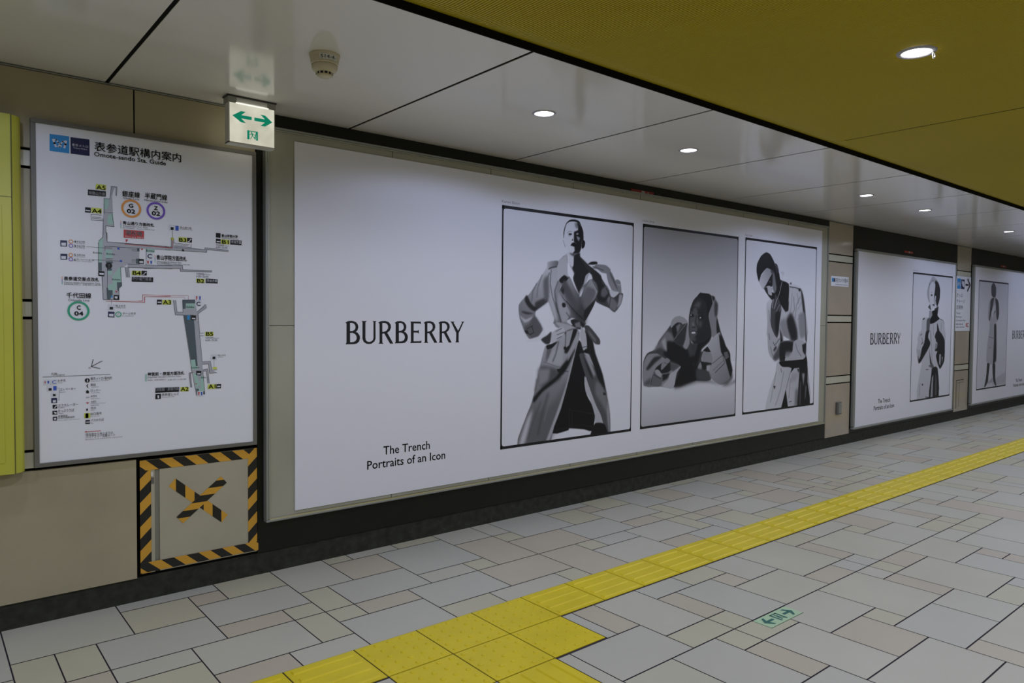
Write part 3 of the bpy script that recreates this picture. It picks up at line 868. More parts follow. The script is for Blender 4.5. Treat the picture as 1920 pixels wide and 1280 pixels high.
# ------------------------------------------------------------ lime yellow wall cabinet at the left
px1, py, pz0, pz1, rr = .945, -.165, .715, 2.246, .065
yc = thing('wall_cabinet', 'tall lime yellow metal wall cabinet with a rounded edge left of the station map', 'cabinet', (.60, -.062, pz0))
arc = [(px1-rr+rr*math.sin(a), py+rr-rr*math.cos(a)) for a in [math.pi/2*k/8 for k in range(9)]]
mb = MB(); mb.extrude([(.200, -.0625), (.200, py), (.9015, py)]+[(x, y) for x, y in [(px1-rr*.62, py)]+arc[1:]]+[(px1, -.0625)], pz0, pz1, 'z', M_LIME)
mb.build('cabinet_body', yc)
mb = MB(); mb.box(.9035, .9075, py-.0006, py+.002, pz0, pz1, M_LIMEJ); mb.box(.205, .9035, py-.0006, py+.002, 1.896, 1.8985, M_LIMEJ); mb.build('seams', yc)
mb = MB(); mb.box(.24, .870, py-.003, py, .765, 1.86, M_LIME); mb.build('door_panel', yc, bevel=.002)
mb = MB(); mb.box(.30, .33, py-.02, py-.003, 1.25, 1.38, M_CHROME); mb.build('handle', yc, bevel=.003)
# ------------------------------------------------------------ printed photographs (tones of grey ink on a fine grid of points)
def _fill(W,H,pts):
    # even-odd scanline fill with 3x3 supersampling -> coverage array
    S=3; w,h=W*S,H*S
    m=np.zeros((h,w+1),np.int32)
    P=np.array(pts,float)/1000*[w,h]
    n=len(P)
    for i in range(n):
        x0,y0=P[i]; x1,y1=P[(i+1)%n]
        if y0==y1: continue
        if y0>y1: x0,y0,x1,y1=x1,y1,x0,y0
        a=max(0,int(np.ceil(y0-.5))); b=min(h-1,int(np.ceil(y1-.5))-1)
        if b<a: continue
        ys=np.arange(a,b+1)
        xs=np.clip(np.ceil(x0+(ys+.5-y0)*(x1-x0)/(y1-y0)-.5),0,w).astype(int)
        np.add.at(m,(ys,xs),1)
    f=(np.cumsum(m,1)[:,:w]&1).astype(np.float32)
    return f.reshape(H,S,W,S).mean((1,3))
def _blur(a,sx,sy):
    for ax,s in ((1,sx),(0,sy)):
        if s<.3: continue
        r=int(3*s)+1; k=np.exp(-.5*(np.arange(-r,r+1)/s)**2); k/=k.sum()
        p=np.pad(a,[(r,r) if i==ax else (0,0) for i in (0,1)],mode='edge')
        o=np.zeros_like(a)
        for j,c in enumerate(k):
            o+=c*(p[:,j:j+a.shape[1]] if ax==1 else p[j:j+a.shape[0]])
        a=o
    return a
def _smooth(p):
    if len(p)<5: return p
    out=[];n=len(p)
    for i in range(n):
        a,b,c,d=[np.array(p[(i+k)%n],float) for k in (-1,0,1,2)]
        for t in (0,.33,.67):
            cr=.5*(2*b+(c-a)*t+(2*a-5*b+4*c-d)*t*t+(3*b-a-3*c+d)*t**3)
            out.append(tuple(.35*(b+(c-b)*t)+.65*cr))
    return out
def raster(txt,W,H):
    I=None
    for l in txt.strip().split('\n'):
        t=l.split()
        if t[0]=='B':
            I=np.full((H,W),float(t[1]),np.float32)
            yy,xx=np.mgrid[0:H,0:W]; continue
        nb={'P':3,'G':4,'L':4}[t[0]]
        pts=[tuple(map(float,q.split(','))) for q in t[nb:]]
        sc=W/1000.
        if t[0]=='L':
            s=float(t[1]); wd=float(t[2])*.95; bl=float(t[3]); cov=np.zeros((H,W),np.float32)
            for (x0,y0),(x1,y1) in zip(pts,pts[1:]):
                dx,dy=(x1-x0)*1.35,(y1-y0)*1.65; L=max(1e-6,(dx*dx+dy*dy)**.5)
                nx,ny=-dy/L*wd/1.35,dx/L*wd/1.65
                cov=np.maximum(cov,_fill(W,H,[(x0+nx,y0+ny),(x1+nx,y1+ny),(x1-nx,y1-ny),(x0-nx,y0-ny)]))
            val=s
        elif t[0]=='P':
            val=float(t[1]); bl=float(t[2]); cov=_fill(W,H,_smooth(pts))
        else:
            a,b,bl=float(t[1]),float(t[2]),float(t[3]); (ax,ay),(bx,by)=pts[:2]; cov=_fill(W,H,_smooth(pts[2:]))
            ux,uy=bx-ax,by-ay; q=((xx/W*1000-ax)*ux+(yy/H*1000-ay)*uy)/(ux*ux+uy*uy)
            val=a+(b-a)*np.clip(q,0,1)
        bl*=1.7
        cov=_blur(cov,bl*sc,bl*H/1000*.8)
        I=I*(1-cov)+val*cov
    return I

ART={}
ART[1]="""B 152
P 45 1 628,223 678,240 722,267 766,304 801,332 833,355 872,335 913,341 896,388 843,428 794,409 725,393 681,377 646,316 612,261
P 82 3 766,351 833,365 869,393 843,424 803,409 781,381
P 110 2 881,344 908,346 896,386 865,408 873,374
P 18 2 662,240 722,262 731,295 766,313 793,346 759,381 707,377 681,335 654,288
P 70 3 731,324 770,306 793,332 758,361 724,353
L 25 3 1 766,318 810,356 794,404
P 135 1 796,324 863,325 886,332 837,359 806,353
P 95 1 769,246 803,235 853,291 872,330 819,326 787,293
P 60 2 790,235 817,258 863,310 872,330 840,301 804,259
P 92 1 687,211 763,212 803,230 790,250 730,247 696,234 653,231 669,221
P 20 1 616,214 644,202 686,199 695,208 661,214
L 20 2 0 653,221 704,229 747,237
P 92 1 840,282 862,274 889,285 899,339 868,330 858,296
L 150 1.5 0 863,298 890,300
G 140 88 1 312,218 213,460 312,218 384,208 388,233 335,253 322,379 241,420 231,451 280,505 200,549 163,522 123,461 116,405 161,369 190,355 305,245
P 28 2 157,387 183,413 223,430 256,416 319,384 285,391 227,410 197,394 172,364 161,369
P 40 2 137,435 176,443 219,439 176,434 144,430
P 66 3 199,469 231,451 284,505 258,536 207,544 163,518 152,495 188,483
P 45 3 234,390 307,370 322,384 249,416 227,407
P 130 2 123,448 163,465 213,451 191,469 155,478
L 20 2.5 0 160,513 192,529 221,520 206,494
L 20 2 0 170,505 213,491
P 22 1 156,511 178,511 185,525 167,524
P 148 1 171,551 251,538 287,511 314,538 281,556 178,560
G 118 60 1 358,234 599,430 384,215 457,175 546,198 628,223 680,283 706,334 657,406 600,468 600,487 370,487 366,460 338,410 319,379 325,325 339,249 381,233
P 125 4 343,248 381,238 393,296 364,365 393,469 368,460 338,410 324,374
L 45 2.5 1 339,249 334,307 351,365 392,437
L 55 4 2 393,296 367,342 384,410 420,478
P 118 4 390,342 438,386 486,431 463,473 424,478 392,410
P 40 8 524,338 599,421 600,482 551,472 510,431 485,399
G 100 48 2 484,302 558,422 471,275 549,356 591,430 558,445 454,390 406,341 437,309
L 12 3 0 402,341 437,372 518,426 600,470
L 12 3 0 402,341 437,304 471,278
P 22 3 410,336 437,313 452,322 434,356
G 105 60 1 663,316 582,412 650,278 701,334 673,373 599,423 561,365 597,322
P 20 1 599,423 681,375 661,408 604,468 591,449
L 15 2 0 591,426 681,370 701,334 650,281
P 128 1 384,215 434,190 457,175 466,229 467,275 436,267 390,296 383,269
L 85 2 1 454,182 466,229 467,271
P 12 1 404,287 436,270 463,280 451,294 421,306 401,298
G 125 80 1 316,218 381,233 320,247 316,218 388,209 384,233 328,249
L 22 3 1 320,248 346,239 382,235
P 15 1 426,391 446,393 450,407 431,411 422,400
P 156 1 462,202 482,229 510,260 503,283 544,333 549,351 516,320 483,279 463,266
P 18 2 469,174 553,184 628,223 646,260 596,290 556,333 549,347 507,288 514,255 482,220
P 122 1 600,266 645,246 654,269 596,304 557,338 553,365 581,323
P 150 1 641,241 657,250 656,278 629,284 597,309 565,361 560,351 597,309
P 130 2 457,175 513,179 505,209 494,242 470,211
P 20 2 513,177 553,166 557,184 611,223 596,261 547,263 506,246 504,214
P 33 1 554,186 619,216 657,231 683,249 646,260 595,224
P 20 2 645,236 687,244 722,262 731,286 697,296 663,283 649,260
P 14 .6 430,111 428,87 434,65 448,42 471,27 496,22 525,22 548,28 564,47 578,70 581,109 569,119 561,45 522,31 478,33 452,44 437,72
P 150 .8 436,101 440,68 452,45 478,34 509,31 528,40 538,57 510,73 505,97 498,112 510,120 517,133 511,155 493,172 470,171 451,149 438,126
P 20 1.2 527,34 554,40 575,70 577,109 564,143 550,165 518,171 499,172 513,159 511,141 524,127 507,119 507,97 508,76 539,65
P 95 2.5 512,34 530,38 540,52 525,60 514,48
L 105 2 .5 456,85 469,76 489,76
P 30 1 463,90 475,84 490,85 488,91 475,93
L 90 1 .5 464,96 478,97
P 120 1 521,83 536,78 544,83 529,89
P 110 1.2 526,92 555,99 545,116 531,105
L 12 2.5 .5 522,90 550,88
P 14 .6 491,113 496,107 501,112 495,116
P 10 .8 482,137 495,125 517,123 527,136 508,141 492,138
P 16 .6 572,111 585,108 594,117 590,136 577,146 568,144 569,123
L 65 1.5 .6 427,116 431,127 443,147
L 95 1.5 .6 569,109 564,145
P 146 .8 456,168 487,176 505,185 504,229 466,217 458,189
P 60 2.5 470,171 499,172 518,171 512,185 499,182
P 98 1 374,480 463,475 551,487 487,517 440,510 378,496
P 25 1 470,459 551,468 600,487 568,508 503,496
P 142 1 457,472 490,457 522,459 488,468 504,491 471,480
P 88 2 519,480 559,472 572,501 527,498
G 118 78 1 324,534 292,871 376,475 510,494 559,517 551,560 483,725 429,834 362,953 336,995 113,996 168,881 217,804 266,664 302,579 348,570 440,521
P 72 9 225,849 277,861 390,814 451,743 475,725 407,869 336,995 169,996 211,910
P 135 5 126,988 175,891 218,845 204,892 162,991
P 120 2 524,601 559,517 553,560 483,725 422,857 354,967 336,995 313,993 391,869 459,753
P 118 4 303,615 348,603 417,577 433,618 426,668 311,652
L 70 2 1 293,646 403,672 419,673
L 60 4 2 328,263 306,308 319,370
L 70 3 1.5 240,310 211,346 204,390
L 75 3 1.5 276,273 247,327 240,371
P 75 4 284,299 317,276 325,325 319,379 293,379
P 60 4 421,304 451,294 516,366 550,412 517,413 453,367
P 75 3 613,317 672,325 681,348 631,392 599,407 590,365
L 38 3 1.5 376,387 400,441 416,475
L 50 3 1.5 454,432 487,459
L 130 2 .6 413,316 402,341 453,381
L 60 3 1.5 355,575 311,647
L 52 4 2 401,558 379,616 357,648
P 70 4 318,589 348,589 326,629 300,647
L 60 5 3 246,716 231,770
L 55 7 4 328,783 284,871 256,959
L 62 5 3 276,816 219,903 184,975
L 90 4 2 389,750 329,837 300,899
P 60 5 274,664 388,681 419,723 343,747 275,753 252,717
P 98 5 252,676 342,675 328,728 260,753
L 105 3 1 636,632 670,690 688,724
L 30 3 1.5 565,626 629,712 698,791
L 38 3 1.5 698,762 750,823 778,903
P 45 3 642,541 676,556 710,574 685,572
L 20 2 1 551,522 524,596
P 12 3 457,646 512,592 524,601 481,661 439,701 358,743 283,776 226,818 223,798 283,758 388,713 419,673
P 18 2 431,526 451,526 449,581 445,609 464,612 496,582 543,508 502,506 471,512
P 112 1 455,517 510,506 480,577 452,590
P 112 3 511,559 559,522 544,569 481,638 465,646 472,619
P 15 1 310,577 348,570 393,560 355,586 318,593
P 16 1 388,681 426,678 419,696 396,694
L 25 2 .5 450,691 474,694
P 8 1 439,583 456,584 457,595 439,596
P 130 .8 339,526 416,495 443,508 440,526 416,540 355,566 332,557
L 45 2 .7 377,517 423,502
L 45 2 .7 385,531 440,519
L 40 2 .7 385,549 424,537
P 40 1.5 272,550 316,532 346,517 336,566 306,570
P 8 1 556,555 590,607 612,702 601,749 622,807 674,862 692,897 668,972 601,960 487,947 479,955 362,960 422,857 483,725 525,619
L 50 2 1 485,856 487,944
L 50 1.5 1 505,871 507,946
L 45 1.5 1 485,865 583,880 684,897
L 42 1.5 1 384,946 478,944
L 45 1.5 1 495,933 584,940 668,955
L 40 1.5 1 633,886 692,895
L 30 1.5 1 399,915 393,956
P 60 1 557,621 610,621 731,735 785,815 813,904 818,996 789,996 762,950 682,838 621,740
P 16 2 600,508 659,551 686,618 748,716 785,815 767,795 714,739 635,622 561,611 568,560 618,598
P 110 4 598,626 635,622 661,670 688,714 671,723 628,674
P 25 3 586,621 611,645 663,713 667,737 628,693
P 85 5 697,743 758,780 785,825 791,903 743,852 690,800
P 30 1 754,799 776,805 776,814 754,811
P 124 1 600,716 639,770 691,849 734,900 753,942 693,938 687,901 648,827 610,787
P 12 1 693,938 762,945 789,976 789,998 660,996 663,972
P 105 3 790,835 808,884 818,996 807,995 787,903
P 52 1 591,494 633,492 719,552 722,577 685,573 642,546
P 80 2 625,506 693,557 684,566 634,528
P 125 1 571,492 608,527 618,584 590,603 563,546
L 12 2 0 581,589 618,584
P 8 1 598,603 627,601 627,612 606,615"""
ART[2]="""B 138
G 112 146 0 0,0 0,620 0,0 1000,0 1000,700 0,700
G 152 124 0 0,700 0,1000 0,700 1000,690 1000,1000 0,1000
P 95 5 314,815 395,793 562,785 716,789 819,819 899,819 999,792 1000,808 876,828 716,802 562,795 375,816
P 48 1 236,522 275,492 364,446 447,476 470,554 557,639 687,610 734,692 704,785 551,782 354,800 304,810 196,798 30,786 23,673 59,629 133,611 170,567
P 12 4 247,563 327,574 399,606 451,617 484,659 599,619 559,714 693,782 551,782 324,809 381,703 280,670 210,633 239,603
P 108 1 275,492 289,467 319,450 364,444 415,454 452,476 396,487 344,477 290,505
P 18 1 290,505 344,479 390,483 336,533 317,563
P 85 3 330,497 364,482 385,487 346,533
P 38 1 312,563 447,476 427,533 409,600 338,589
P 104 2 447,479 469,534 473,586 441,617 404,600 428,565
L 125 1.5 .5 312,565 447,476
P 85 4 236,522 286,533 317,574 247,572 239,623 181,602 115,621 170,572
P 112 3 190,572 227,553 247,626 218,607
P 98 1 27,678 68,635 153,632 211,653 281,679 387,703 342,738 314,812 196,798 30,786
P 32 3 51,703 124,650 201,647 135,676 70,711
P 60 5 35,771 99,749 91,788 35,785
P 22 1 122,735 145,701 212,678 281,679 291,716 253,729 184,732
P 95 1 193,687 241,656 280,670 232,699 193,717
L 30 1.5 .5 216,678 261,689
P 22 3 204,733 282,731 253,760 205,773
P 120 1 282,736 387,703 347,732 314,811 206,798 263,765
P 60 3 281,679 381,698 312,726 281,715
P 72 1 108,742 136,716 204,753 191,795 96,789
P 110 1 131,716 164,711 194,732 190,752 146,736
L 10 2.5 .5 122,735 190,760
L 10 2.5 .5 155,704 204,733
L 10 2 .5 94,791 108,745
L 110 1.5 .5 194,737 282,733
P 45 3 481,586 544,587 599,609 558,661 515,649 493,617
P 10 3 553,534 706,535 685,578 599,619 558,661 526,660 556,603
L 80 1.5 1 511,686 519,705
L 80 1.5 1 546,682 550,705
L 60 1 1 527,691 533,713
P 26 1 461,450 476,404 505,362 547,338 589,321 676,327 722,358 702,423 706,535 641,577 556,589 513,586 470,554 460,502
P 62 3 467,466 486,419 527,398 550,414 564,476 553,513 522,555 491,575 470,550
P 62 5 501,393 548,366 591,371 570,403
P 8 1 547,340 579,319 605,325 671,324 716,347 707,412 659,439 645,375 590,350
L 12 3 1 476,409 507,417
L 12 3 1 550,426 614,423
P 10 1 469,435 507,432 516,447 477,449
P 125 .7 476,436 487,435 490,442 479,443
P 10 1 556,444 604,441 618,456 567,460
P 125 .7 573,449 589,447 592,454 576,457
L 10 4 2 540,440 530,476 553,502
P 85 2 493,479 511,476 519,495 499,496
P 60 5 562,471 605,471 596,503 568,502
L 15 3 1 494,502 531,502
P 62 1 477,524 510,513 553,529 527,550 490,543
P 145 .8 490,527 527,525 534,534 497,536
L 12 2 .7 477,525 510,521 548,528
P 58 4 496,555 544,555 533,576 501,573
P 95 1 699,337 727,336 768,379 764,438 801,525 724,562 700,514 672,449 675,423 712,374
P 45 4 739,357 773,379 767,438 742,444 733,396
P 20 2 704,332 739,341 728,363 711,353
P 20 2 764,449 807,525 868,602 823,645 774,557 761,503
G 122 90 1 707,568 853,805 724,557 801,528 810,579 823,645 847,646 930,686 956,742 922,796 830,818 761,801 692,766 691,728 712,691 601,683 621,630 687,632 667,599
P 100 1 616,630 710,643 718,694 601,681 560,719 603,725
P 22 1 590,682 718,697 690,717 625,731
P 14 1 616,625 664,604 704,635 654,633
P 50 4 544,721 603,725 692,750 699,787 556,781
P 118 2 657,706 707,702 686,742 658,732
P 12 2 790,536 833,580 874,607 922,647 930,697 953,742 933,780 896,724 859,668 817,634
P 72 1 848,640 893,635 911,669 871,680
L 15 2.5 .7 753,749 860,700 835,648
L 50 1.5 .7 730,735 848,684
L 30 2 1 723,697 847,651
P 25 5 836,819 922,796 953,754 951,787 899,815"""
ART[3]="""B 153
G 120 138 1 808,709 412,977 469,700 858,694 892,753 938,997 517,993 300,993 350,874 426,779
P 132 1 576,244 760,264 843,413 871,590 326,584 309,452 294,379 338,344 473,302
G 140 110 2 361,354 348,570 288,369 360,339 376,451 350,501 416,570 326,569 305,476
P 122 1 305,481 350,486 439,565 482,571 487,681 423,704 353,678 317,628
P 60 5 409,664 454,630 484,596 487,681 423,704 388,689
L 16 3 1 326,540 339,579
L 20 3 1 388,592 407,614 440,595 475,573
P 30 3 391,639 430,615 436,630 403,649
P 14 1 341,173 444,179 469,223 588,244 591,340 584,400 561,409 524,396 476,366 405,323 385,255
P 52 1 346,398 361,354 393,314 415,313 476,361 492,401 469,471 462,516 442,568 404,550 350,491
P 22 4 409,427 478,401 469,471 450,555 414,526
L 125 5 1 393,316 377,348 365,393
L 112 6 1 428,337 412,363 391,397
L 98 5 1 467,369 442,392 421,412
L 100 4 1 491,384 461,412
L 12 2 1 406,348 385,387
L 15 2 1 447,367 420,397
P 12 1 184,246 150,190 155,142 205,95 269,71 326,81 384,127 404,180 353,177 284,161 210,202
G 112 135 1 285,166 212,255 184,244 220,202 284,162 353,173 354,202 278,258 235,284
P 55 3 329,169 375,172 365,197 342,188
P 14 1 235,286 278,258 353,193 382,206 368,255 346,269 300,265 257,276
P 82 3 364,182 411,205 420,279 392,304 362,270
P 14 2 386,176 444,179 458,233 425,273 406,235
P 125 1 290,269 334,264 345,305 328,321 302,301
P 112 1 341,272 363,276 354,305
P 28 1 251,283 290,272 311,313 371,322 362,345 314,325
L 95 1.5 .6 257,288 274,293
P 14 2 353,300 404,304 394,336 362,344
P 90 1 320,237 332,235 335,243 322,244
P 36 1 385,130 421,136 446,174 415,190 397,166
L 100 2 .6 387,132 431,155 442,177
L 132 3 .6 496,177 493,232 461,302 434,337
P 141 1 465,178 490,173 519,179 509,202 493,187
P 146 1 588,234 747,256 763,270 601,260
L 20 4 1 601,261 686,264 763,272
P 60 1 606,236 629,235 626,247 610,247
P 16 2 729,270 766,270 760,285 736,283
P 32 3 766,270 806,315 838,407 871,590 855,590 823,439 802,398
L 60 3 2 762,316 704,373 692,450
L 75 2 2 791,346 723,398
L 60 3 2 664,318 678,399 645,430
L 95 2 1 830,413 720,460
P 26 7 563,466 621,420 671,450 724,527 727,588 641,587 590,531
P 100 7 470,481 550,451 590,526 628,572 533,571
P 14 3 476,361 594,349 590,405 549,413
P 40 3 472,511 508,551 522,586 487,581
L 85 3 1.5 638,298 631,380 598,450
L 80 3 1.5 712,296 740,363
L 70 3 1.5 318,403 332,452 362,496
P 100 5 743,429 830,418 850,553 775,573 747,501
L 95 4 2 437,769 406,853 365,949
L 90 4 2 543,772 501,882 435,973
L 70 3 1.5 640,817 622,938
L 60 3 1.5 350,619 375,663 422,694
L 70 2 1 728,614 719,670 782,698
P 22 3 487,596 665,594 674,654 561,672 569,708 481,704
P 150 1 526,556 617,582 534,587
P 14 1 486,565 522,586 487,596
P 122 1 672,603 726,581 859,600 872,674 820,704 564,714 576,675 656,659
P 85 5 561,652 656,654 609,683 561,683
P 28 2 802,615 865,603 859,684 815,657
L 40 2.5 1 703,604 730,645 794,687
P 12 1 481,710 820,706 867,679 888,753 772,756 662,756 613,747 517,742
P 12 1 661,746 692,757 638,786
L 16 2.5 .5 632,786 583,878
P 10 1 577,880 613,994 515,993
P 18 1 769,733 888,742 896,847 942,995 747,994 757,893 770,791
P 105 3 809,792 853,793 835,876
P 80 4 866,862 886,879 871,957 859,956
P 60 3 783,842 802,844 797,989 778,990
L 22 3 1 500,751 513,777
P 26 1 400,853 432,855 419,874
L 26 2.5 .7 624,961 665,958
P 30 2 735,761 766,765 757,788
P 85 7 717,891 759,883 750,994 710,992
P 115 5 663,787 766,791 727,830 629,847"""
ART[4]="""B 148
P 132 1 255,357 347,347 435,351 644,350 768,368 810,407 827,542 151,535 228,453 237,389
P 132 1 152,542 214,451 815,454 838,599 829,705 726,765 662,739 712,995 166,986 226,773 263,700 186,707 122,610
P 125 1 344,139 397,68 466,20 571,35 635,76 672,122 661,198 604,241 426,240 351,185
P 32 2 542,50 626,67 672,122 664,198 606,261 572,218 523,172 533,116
L 60 2 1 466,25 471,52
L 60 2 1 508,25 520,51
L 80 4 2 412,82 454,57 512,47
L 90 5 2 366,139 384,185 409,221
L 85 4 2 384,97 363,143
P 85 2 390,73 415,77 405,129
P 143 1.5 406,96 469,63 545,78 535,139 511,201 529,238 502,276 443,263 408,203
P 42 1 434,165 480,160 479,174 446,177
L 80 2 .7 435,146 483,140
P 140 1 544,172 571,171 571,207 552,201
P 18 1 525,158 574,156 568,169 538,172
P 38 1 470,244 529,238 548,257 508,250
P 60 1 377,264 426,240 459,288 422,281
P 40 2 547,275 643,255 628,312 535,304
P 110 1 409,296 445,290 490,304 492,327 438,388 381,407 406,342
P 14 1 482,295 608,287 627,332 677,355 557,386 446,398 436,361 492,327
P 18 1 256,358 304,347 295,361 264,366
L 22 3 .7 659,353 768,367 810,400
P 68 2 363,361 435,351 428,445 358,468 353,407
P 26 2 343,458 436,449 405,477 393,537 348,523
P 22 2 617,388 684,455 732,484 823,542 600,540 625,479
L 40 3 1 458,449 469,538
L 50 3 1 739,388 716,479
L 35 2 1 520,398 535,492
P 24 2 343,461 408,513 459,546 443,574 371,619 275,673 234,694 186,705 160,647 229,635 254,589 307,549
P 120 3 135,596 240,603 224,653 184,680
P 24 2 622,453 731,472 821,526 838,599 829,705 726,765 661,720 610,657 644,619 576,613 631,548 566,500
P 122 1 700,644 739,645 732,741 699,721
P 112 1 764,670 792,665 772,728
P 100 1 586,557 646,548 634,591 576,609
P 36 1 434,592 464,649 519,726 467,719
P 26 1 520,750 664,759 712,995 460,992 503,805
P 108 1 520,829 557,807 552,992 497,992
P 62 4 606,785 644,834 656,978 607,976
P 70 2 424,733 525,716 573,746 529,754
L 26 4 .7 368,759 429,760
P 26 1 270,870 315,872 292,887
L 22 5 .7 364,978 460,987
L 38 3 1 461,453 526,726
L 22 5 1 210,488 247,474
L 22 5 1 230,561 273,539
L 22 4 1 247,507 286,558
L 100 8 4 233,865 214,966"""
ART[5]="""B 138
P 125 6 446,935 976,863 972,975 581,977
P 52 1 399,49 476,13 560,54 566,117 541,153 475,150 417,129
P 118 1 395,165 491,147 607,161 669,206 691,305 663,360 598,378 353,365 310,326 336,210
P 50 2 397,174 508,154 453,253 384,361 353,365 375,272
P 48 2 541,158 625,170 669,206 691,305 646,360 603,333 572,225
P 40 1 504,271 564,279 493,316 447,343
P 132 3 425,289 547,207 567,243 464,352
P 118 1 384,361 596,361 616,451 648,743 591,773 461,775 306,743 327,574 378,450
P 38 2 535,406 604,406 626,542 641,733 558,768 531,758 544,541
L 55 2 1 447,406 425,504
L 50 3 1 368,517 532,532
L 50 3 1 385,611 428,621
P 42 1 337,761 422,773 391,879 381,933 290,980 265,973 308,903 324,851
P 42 1 519,775 612,776 623,906 667,976 641,984 560,931 528,857
P 110 6 382,941 533,902 543,930 400,956"""

_lin = lambda v: np.where(v <= .04045, v/12.92, ((v+.055)/1.055)**2.4)
def ink_mat():
    M = bpy.data.materials.new('photo_print'); M.use_nodes = True; nt = M.node_tree; b = nt.nodes['Principled BSDF']
    a = nt.nodes.new('ShaderNodeAttribute'); a.attribute_name = 'ink'; nt.links.new(a.outputs['Color'], b.inputs['Base Color'])
    b.inputs['Roughness'].default_value = .5; b.inputs['Specular IOR Level'].default_value = .3
    return M
M_PHOTO = ink_mat()
def photo(k, x0, x1, z0, z1, y, W, Hn, parent, name='portrait_photograph'):
    I = raster(ART[k], W, Hn)
    I = 153*(np.clip(I, 4, 255)/153)**1.14; lin = _lin(I/255)/float(_lin(np.array(153/255.)))
    xs = np.linspace(x0, x1, W); zs = np.linspace(z1, z0, Hn)
    co = np.zeros((Hn, W, 3), np.float32); co[..., 0] = xs[None]-parent_x(parent); co[..., 1] = y-world_loc(parent).y; co[..., 2] = zs[:, None]-world_loc(parent).z
    idx = np.arange(Hn*W).reshape(Hn, W)
    q = np.stack([idx[1:, :-1], idx[1:, 1:], idx[:-1, 1:], idx[:-1, :-1]], -1).reshape(-1, 4)
    me = bpy.data.meshes.new(name); me.vertices.add(Hn*W); me.vertices.foreach_set('co', co.ravel())
    me.loops.add(q.size); me.loops.foreach_set('vertex_index', q.ravel().astype(np.int32))
    me.polygons.add(len(q)); me.polygons.foreach_set('loop_start', np.arange(0, q.size, 4, dtype=np.int32))
    me.update(calc_edges=True)
    at = me.color_attributes.new('ink', 'FLOAT_COLOR', 'POINT')
    c = np.ones((Hn, W, 4), np.float32); c[..., 0] = lin*.79; c[..., 1] = lin*.795; c[..., 2] = np.clip(lin*.87, 0, .92)+.001
    at.data.foreach_set('color', c.ravel())
    me.materials.append(M_PHOTO)
    o = bpy.data.objects.new(name, me); COL.objects.link(o); o.parent = parent
    return o
def parent_x(p): return world_loc(p).x
def border(parent, x0, x1, z0, z1, y):
    mb = MB(); wv, wh = .013, .021
    mb.rect(x0, x0+wv, z0, z1, y, M_INK); mb.rect(x1-wv*.8, x1, z0, z1, y, M_INK); mb.rect(x0, x1, z1-wh, z1, y, M_INK); mb.rect(x0, x1, z0, z0+wh*.9, y, M_INK)
    for cx, cz, sx, sz in ((x0+wv, z0+wh*.9, 1, 1), (x1-wv*.8, z0+wh*.9, -1, 1), (x0+wv, z1-wh, 1, -1), (x1-wv*.8, z1-wh, -1, -1)):
        mb.wall_poly([(cx, cz), (cx+.018*sx, cz), (cx+.005*sx, cz+.005*sz), (cx, cz+.018*sz)], y, M_INK)
    return mb.build('photo_border', parent)

# ------------------------------------------------------------ billboards
WORD={'B': '12,248 52,250 54,10 12,12 | 0,246 30,262 72,266 52,242 12,238 | 2,0 12,16 54,14 54,0 | 46,264 88,264 130,250 154,218 158,192 148,160 130,144 114,136 46,132 46,146 88,148 114,162 126,184 124,210 110,234 84,246 46,246 | 46,146 114,144 152,126 176,94 180,64 168,28 140,6 106,0 30,0 46,18 98,20 126,32 142,60 138,94 118,118 88,130 46,130', 'U': '10,260 10,60 24,26 54,4 90,-2 128,2 164,28 178,58 176,260 154,260 154,66 146,40 124,24 94,18 68,24 50,40 44,68 44,260 | 0,264 60,264 46,252 10,252 | 144,264 188,264 176,252 154,252', 'R': '14,246 48,246 48,4 16,4 | 0,248 28,262 72,264 48,242 14,234 | 2,0 18,12 48,12 60,-2 | 42,264 90,266 136,252 162,222 166,190 150,154 118,130 82,122 44,116 44,134 82,138 110,152 130,178 130,210 114,234 86,246 44,246 | 74,126 110,134 196,-2 156,-2', 'E': '8,256 44,256 44,6 10,6 | -2,260 148,258 150,230 138,240 42,242 | 0,0 12,20 42,18 140,16 156,26 156,0 | 42,148 100,146 118,156 120,116 104,128 42,130', 'Y': '-2,262 56,260 40,250 114,146 120,120 94,116 88,120 12,252 | 166,260 210,262 196,250 128,124 106,126 180,250 | 88,124 124,126 122,8 86,6 | 76,-2 88,12 122,12 130,0 128,-2'}
WPOS=[('B', 0.0), ('U', 0.103), ('R', 0.213), ('B', 0.324), ('E', 0.433), ('R', 0.531), ('R', 0.641), ('Y', 0.733)]

def wordmark(x, z, parent, y, s=1.0):
    mb = MB()
    for n, (ch, dx) in enumerate(WPOS):
        for k, poly in enumerate(WORD[ch].split(' | ')):
            P = [(x+(dx+float(a.split(',')[0])/2000)*s, z+float(a.split(',')[1])/2000*s) for a in poly.split()]
            mb.wall_poly(P, y-.00005*k, M_INK)
            mb.line(P+P[:1], .0022*s, y-.00005*k-.00003, M_INK)
    return mb.build('wordmark', parent)
def slogan(cx, z, parent, y):
    mb = MB()
    put_text(mb, 'The Trench', cx-.172, z+.076, .330, .0500, y, M_INK, bold=.0007)
    put_text(mb, 'Portraits of an Icon', cx-.280, z, .555, .0500, y, M_INK, bold=.0007)
    return mb.build('slogan', parent)
YP = -.100
def rail(mb, x0, x1, z0, z1, y0, y1, w_, m_, r=0.0):
    mb.box(x0, x1, y0, y1, z0, z0+w_, m_); mb.box(x0, x1, y0, y1, z1-w_, z1, m_); mb.box(x0, x0+w_, y0, y1, z0+w_, z1-w_, m_); mb.box(x1-w_, x1, y0, y1, z0+w_, z1-w_, m_)

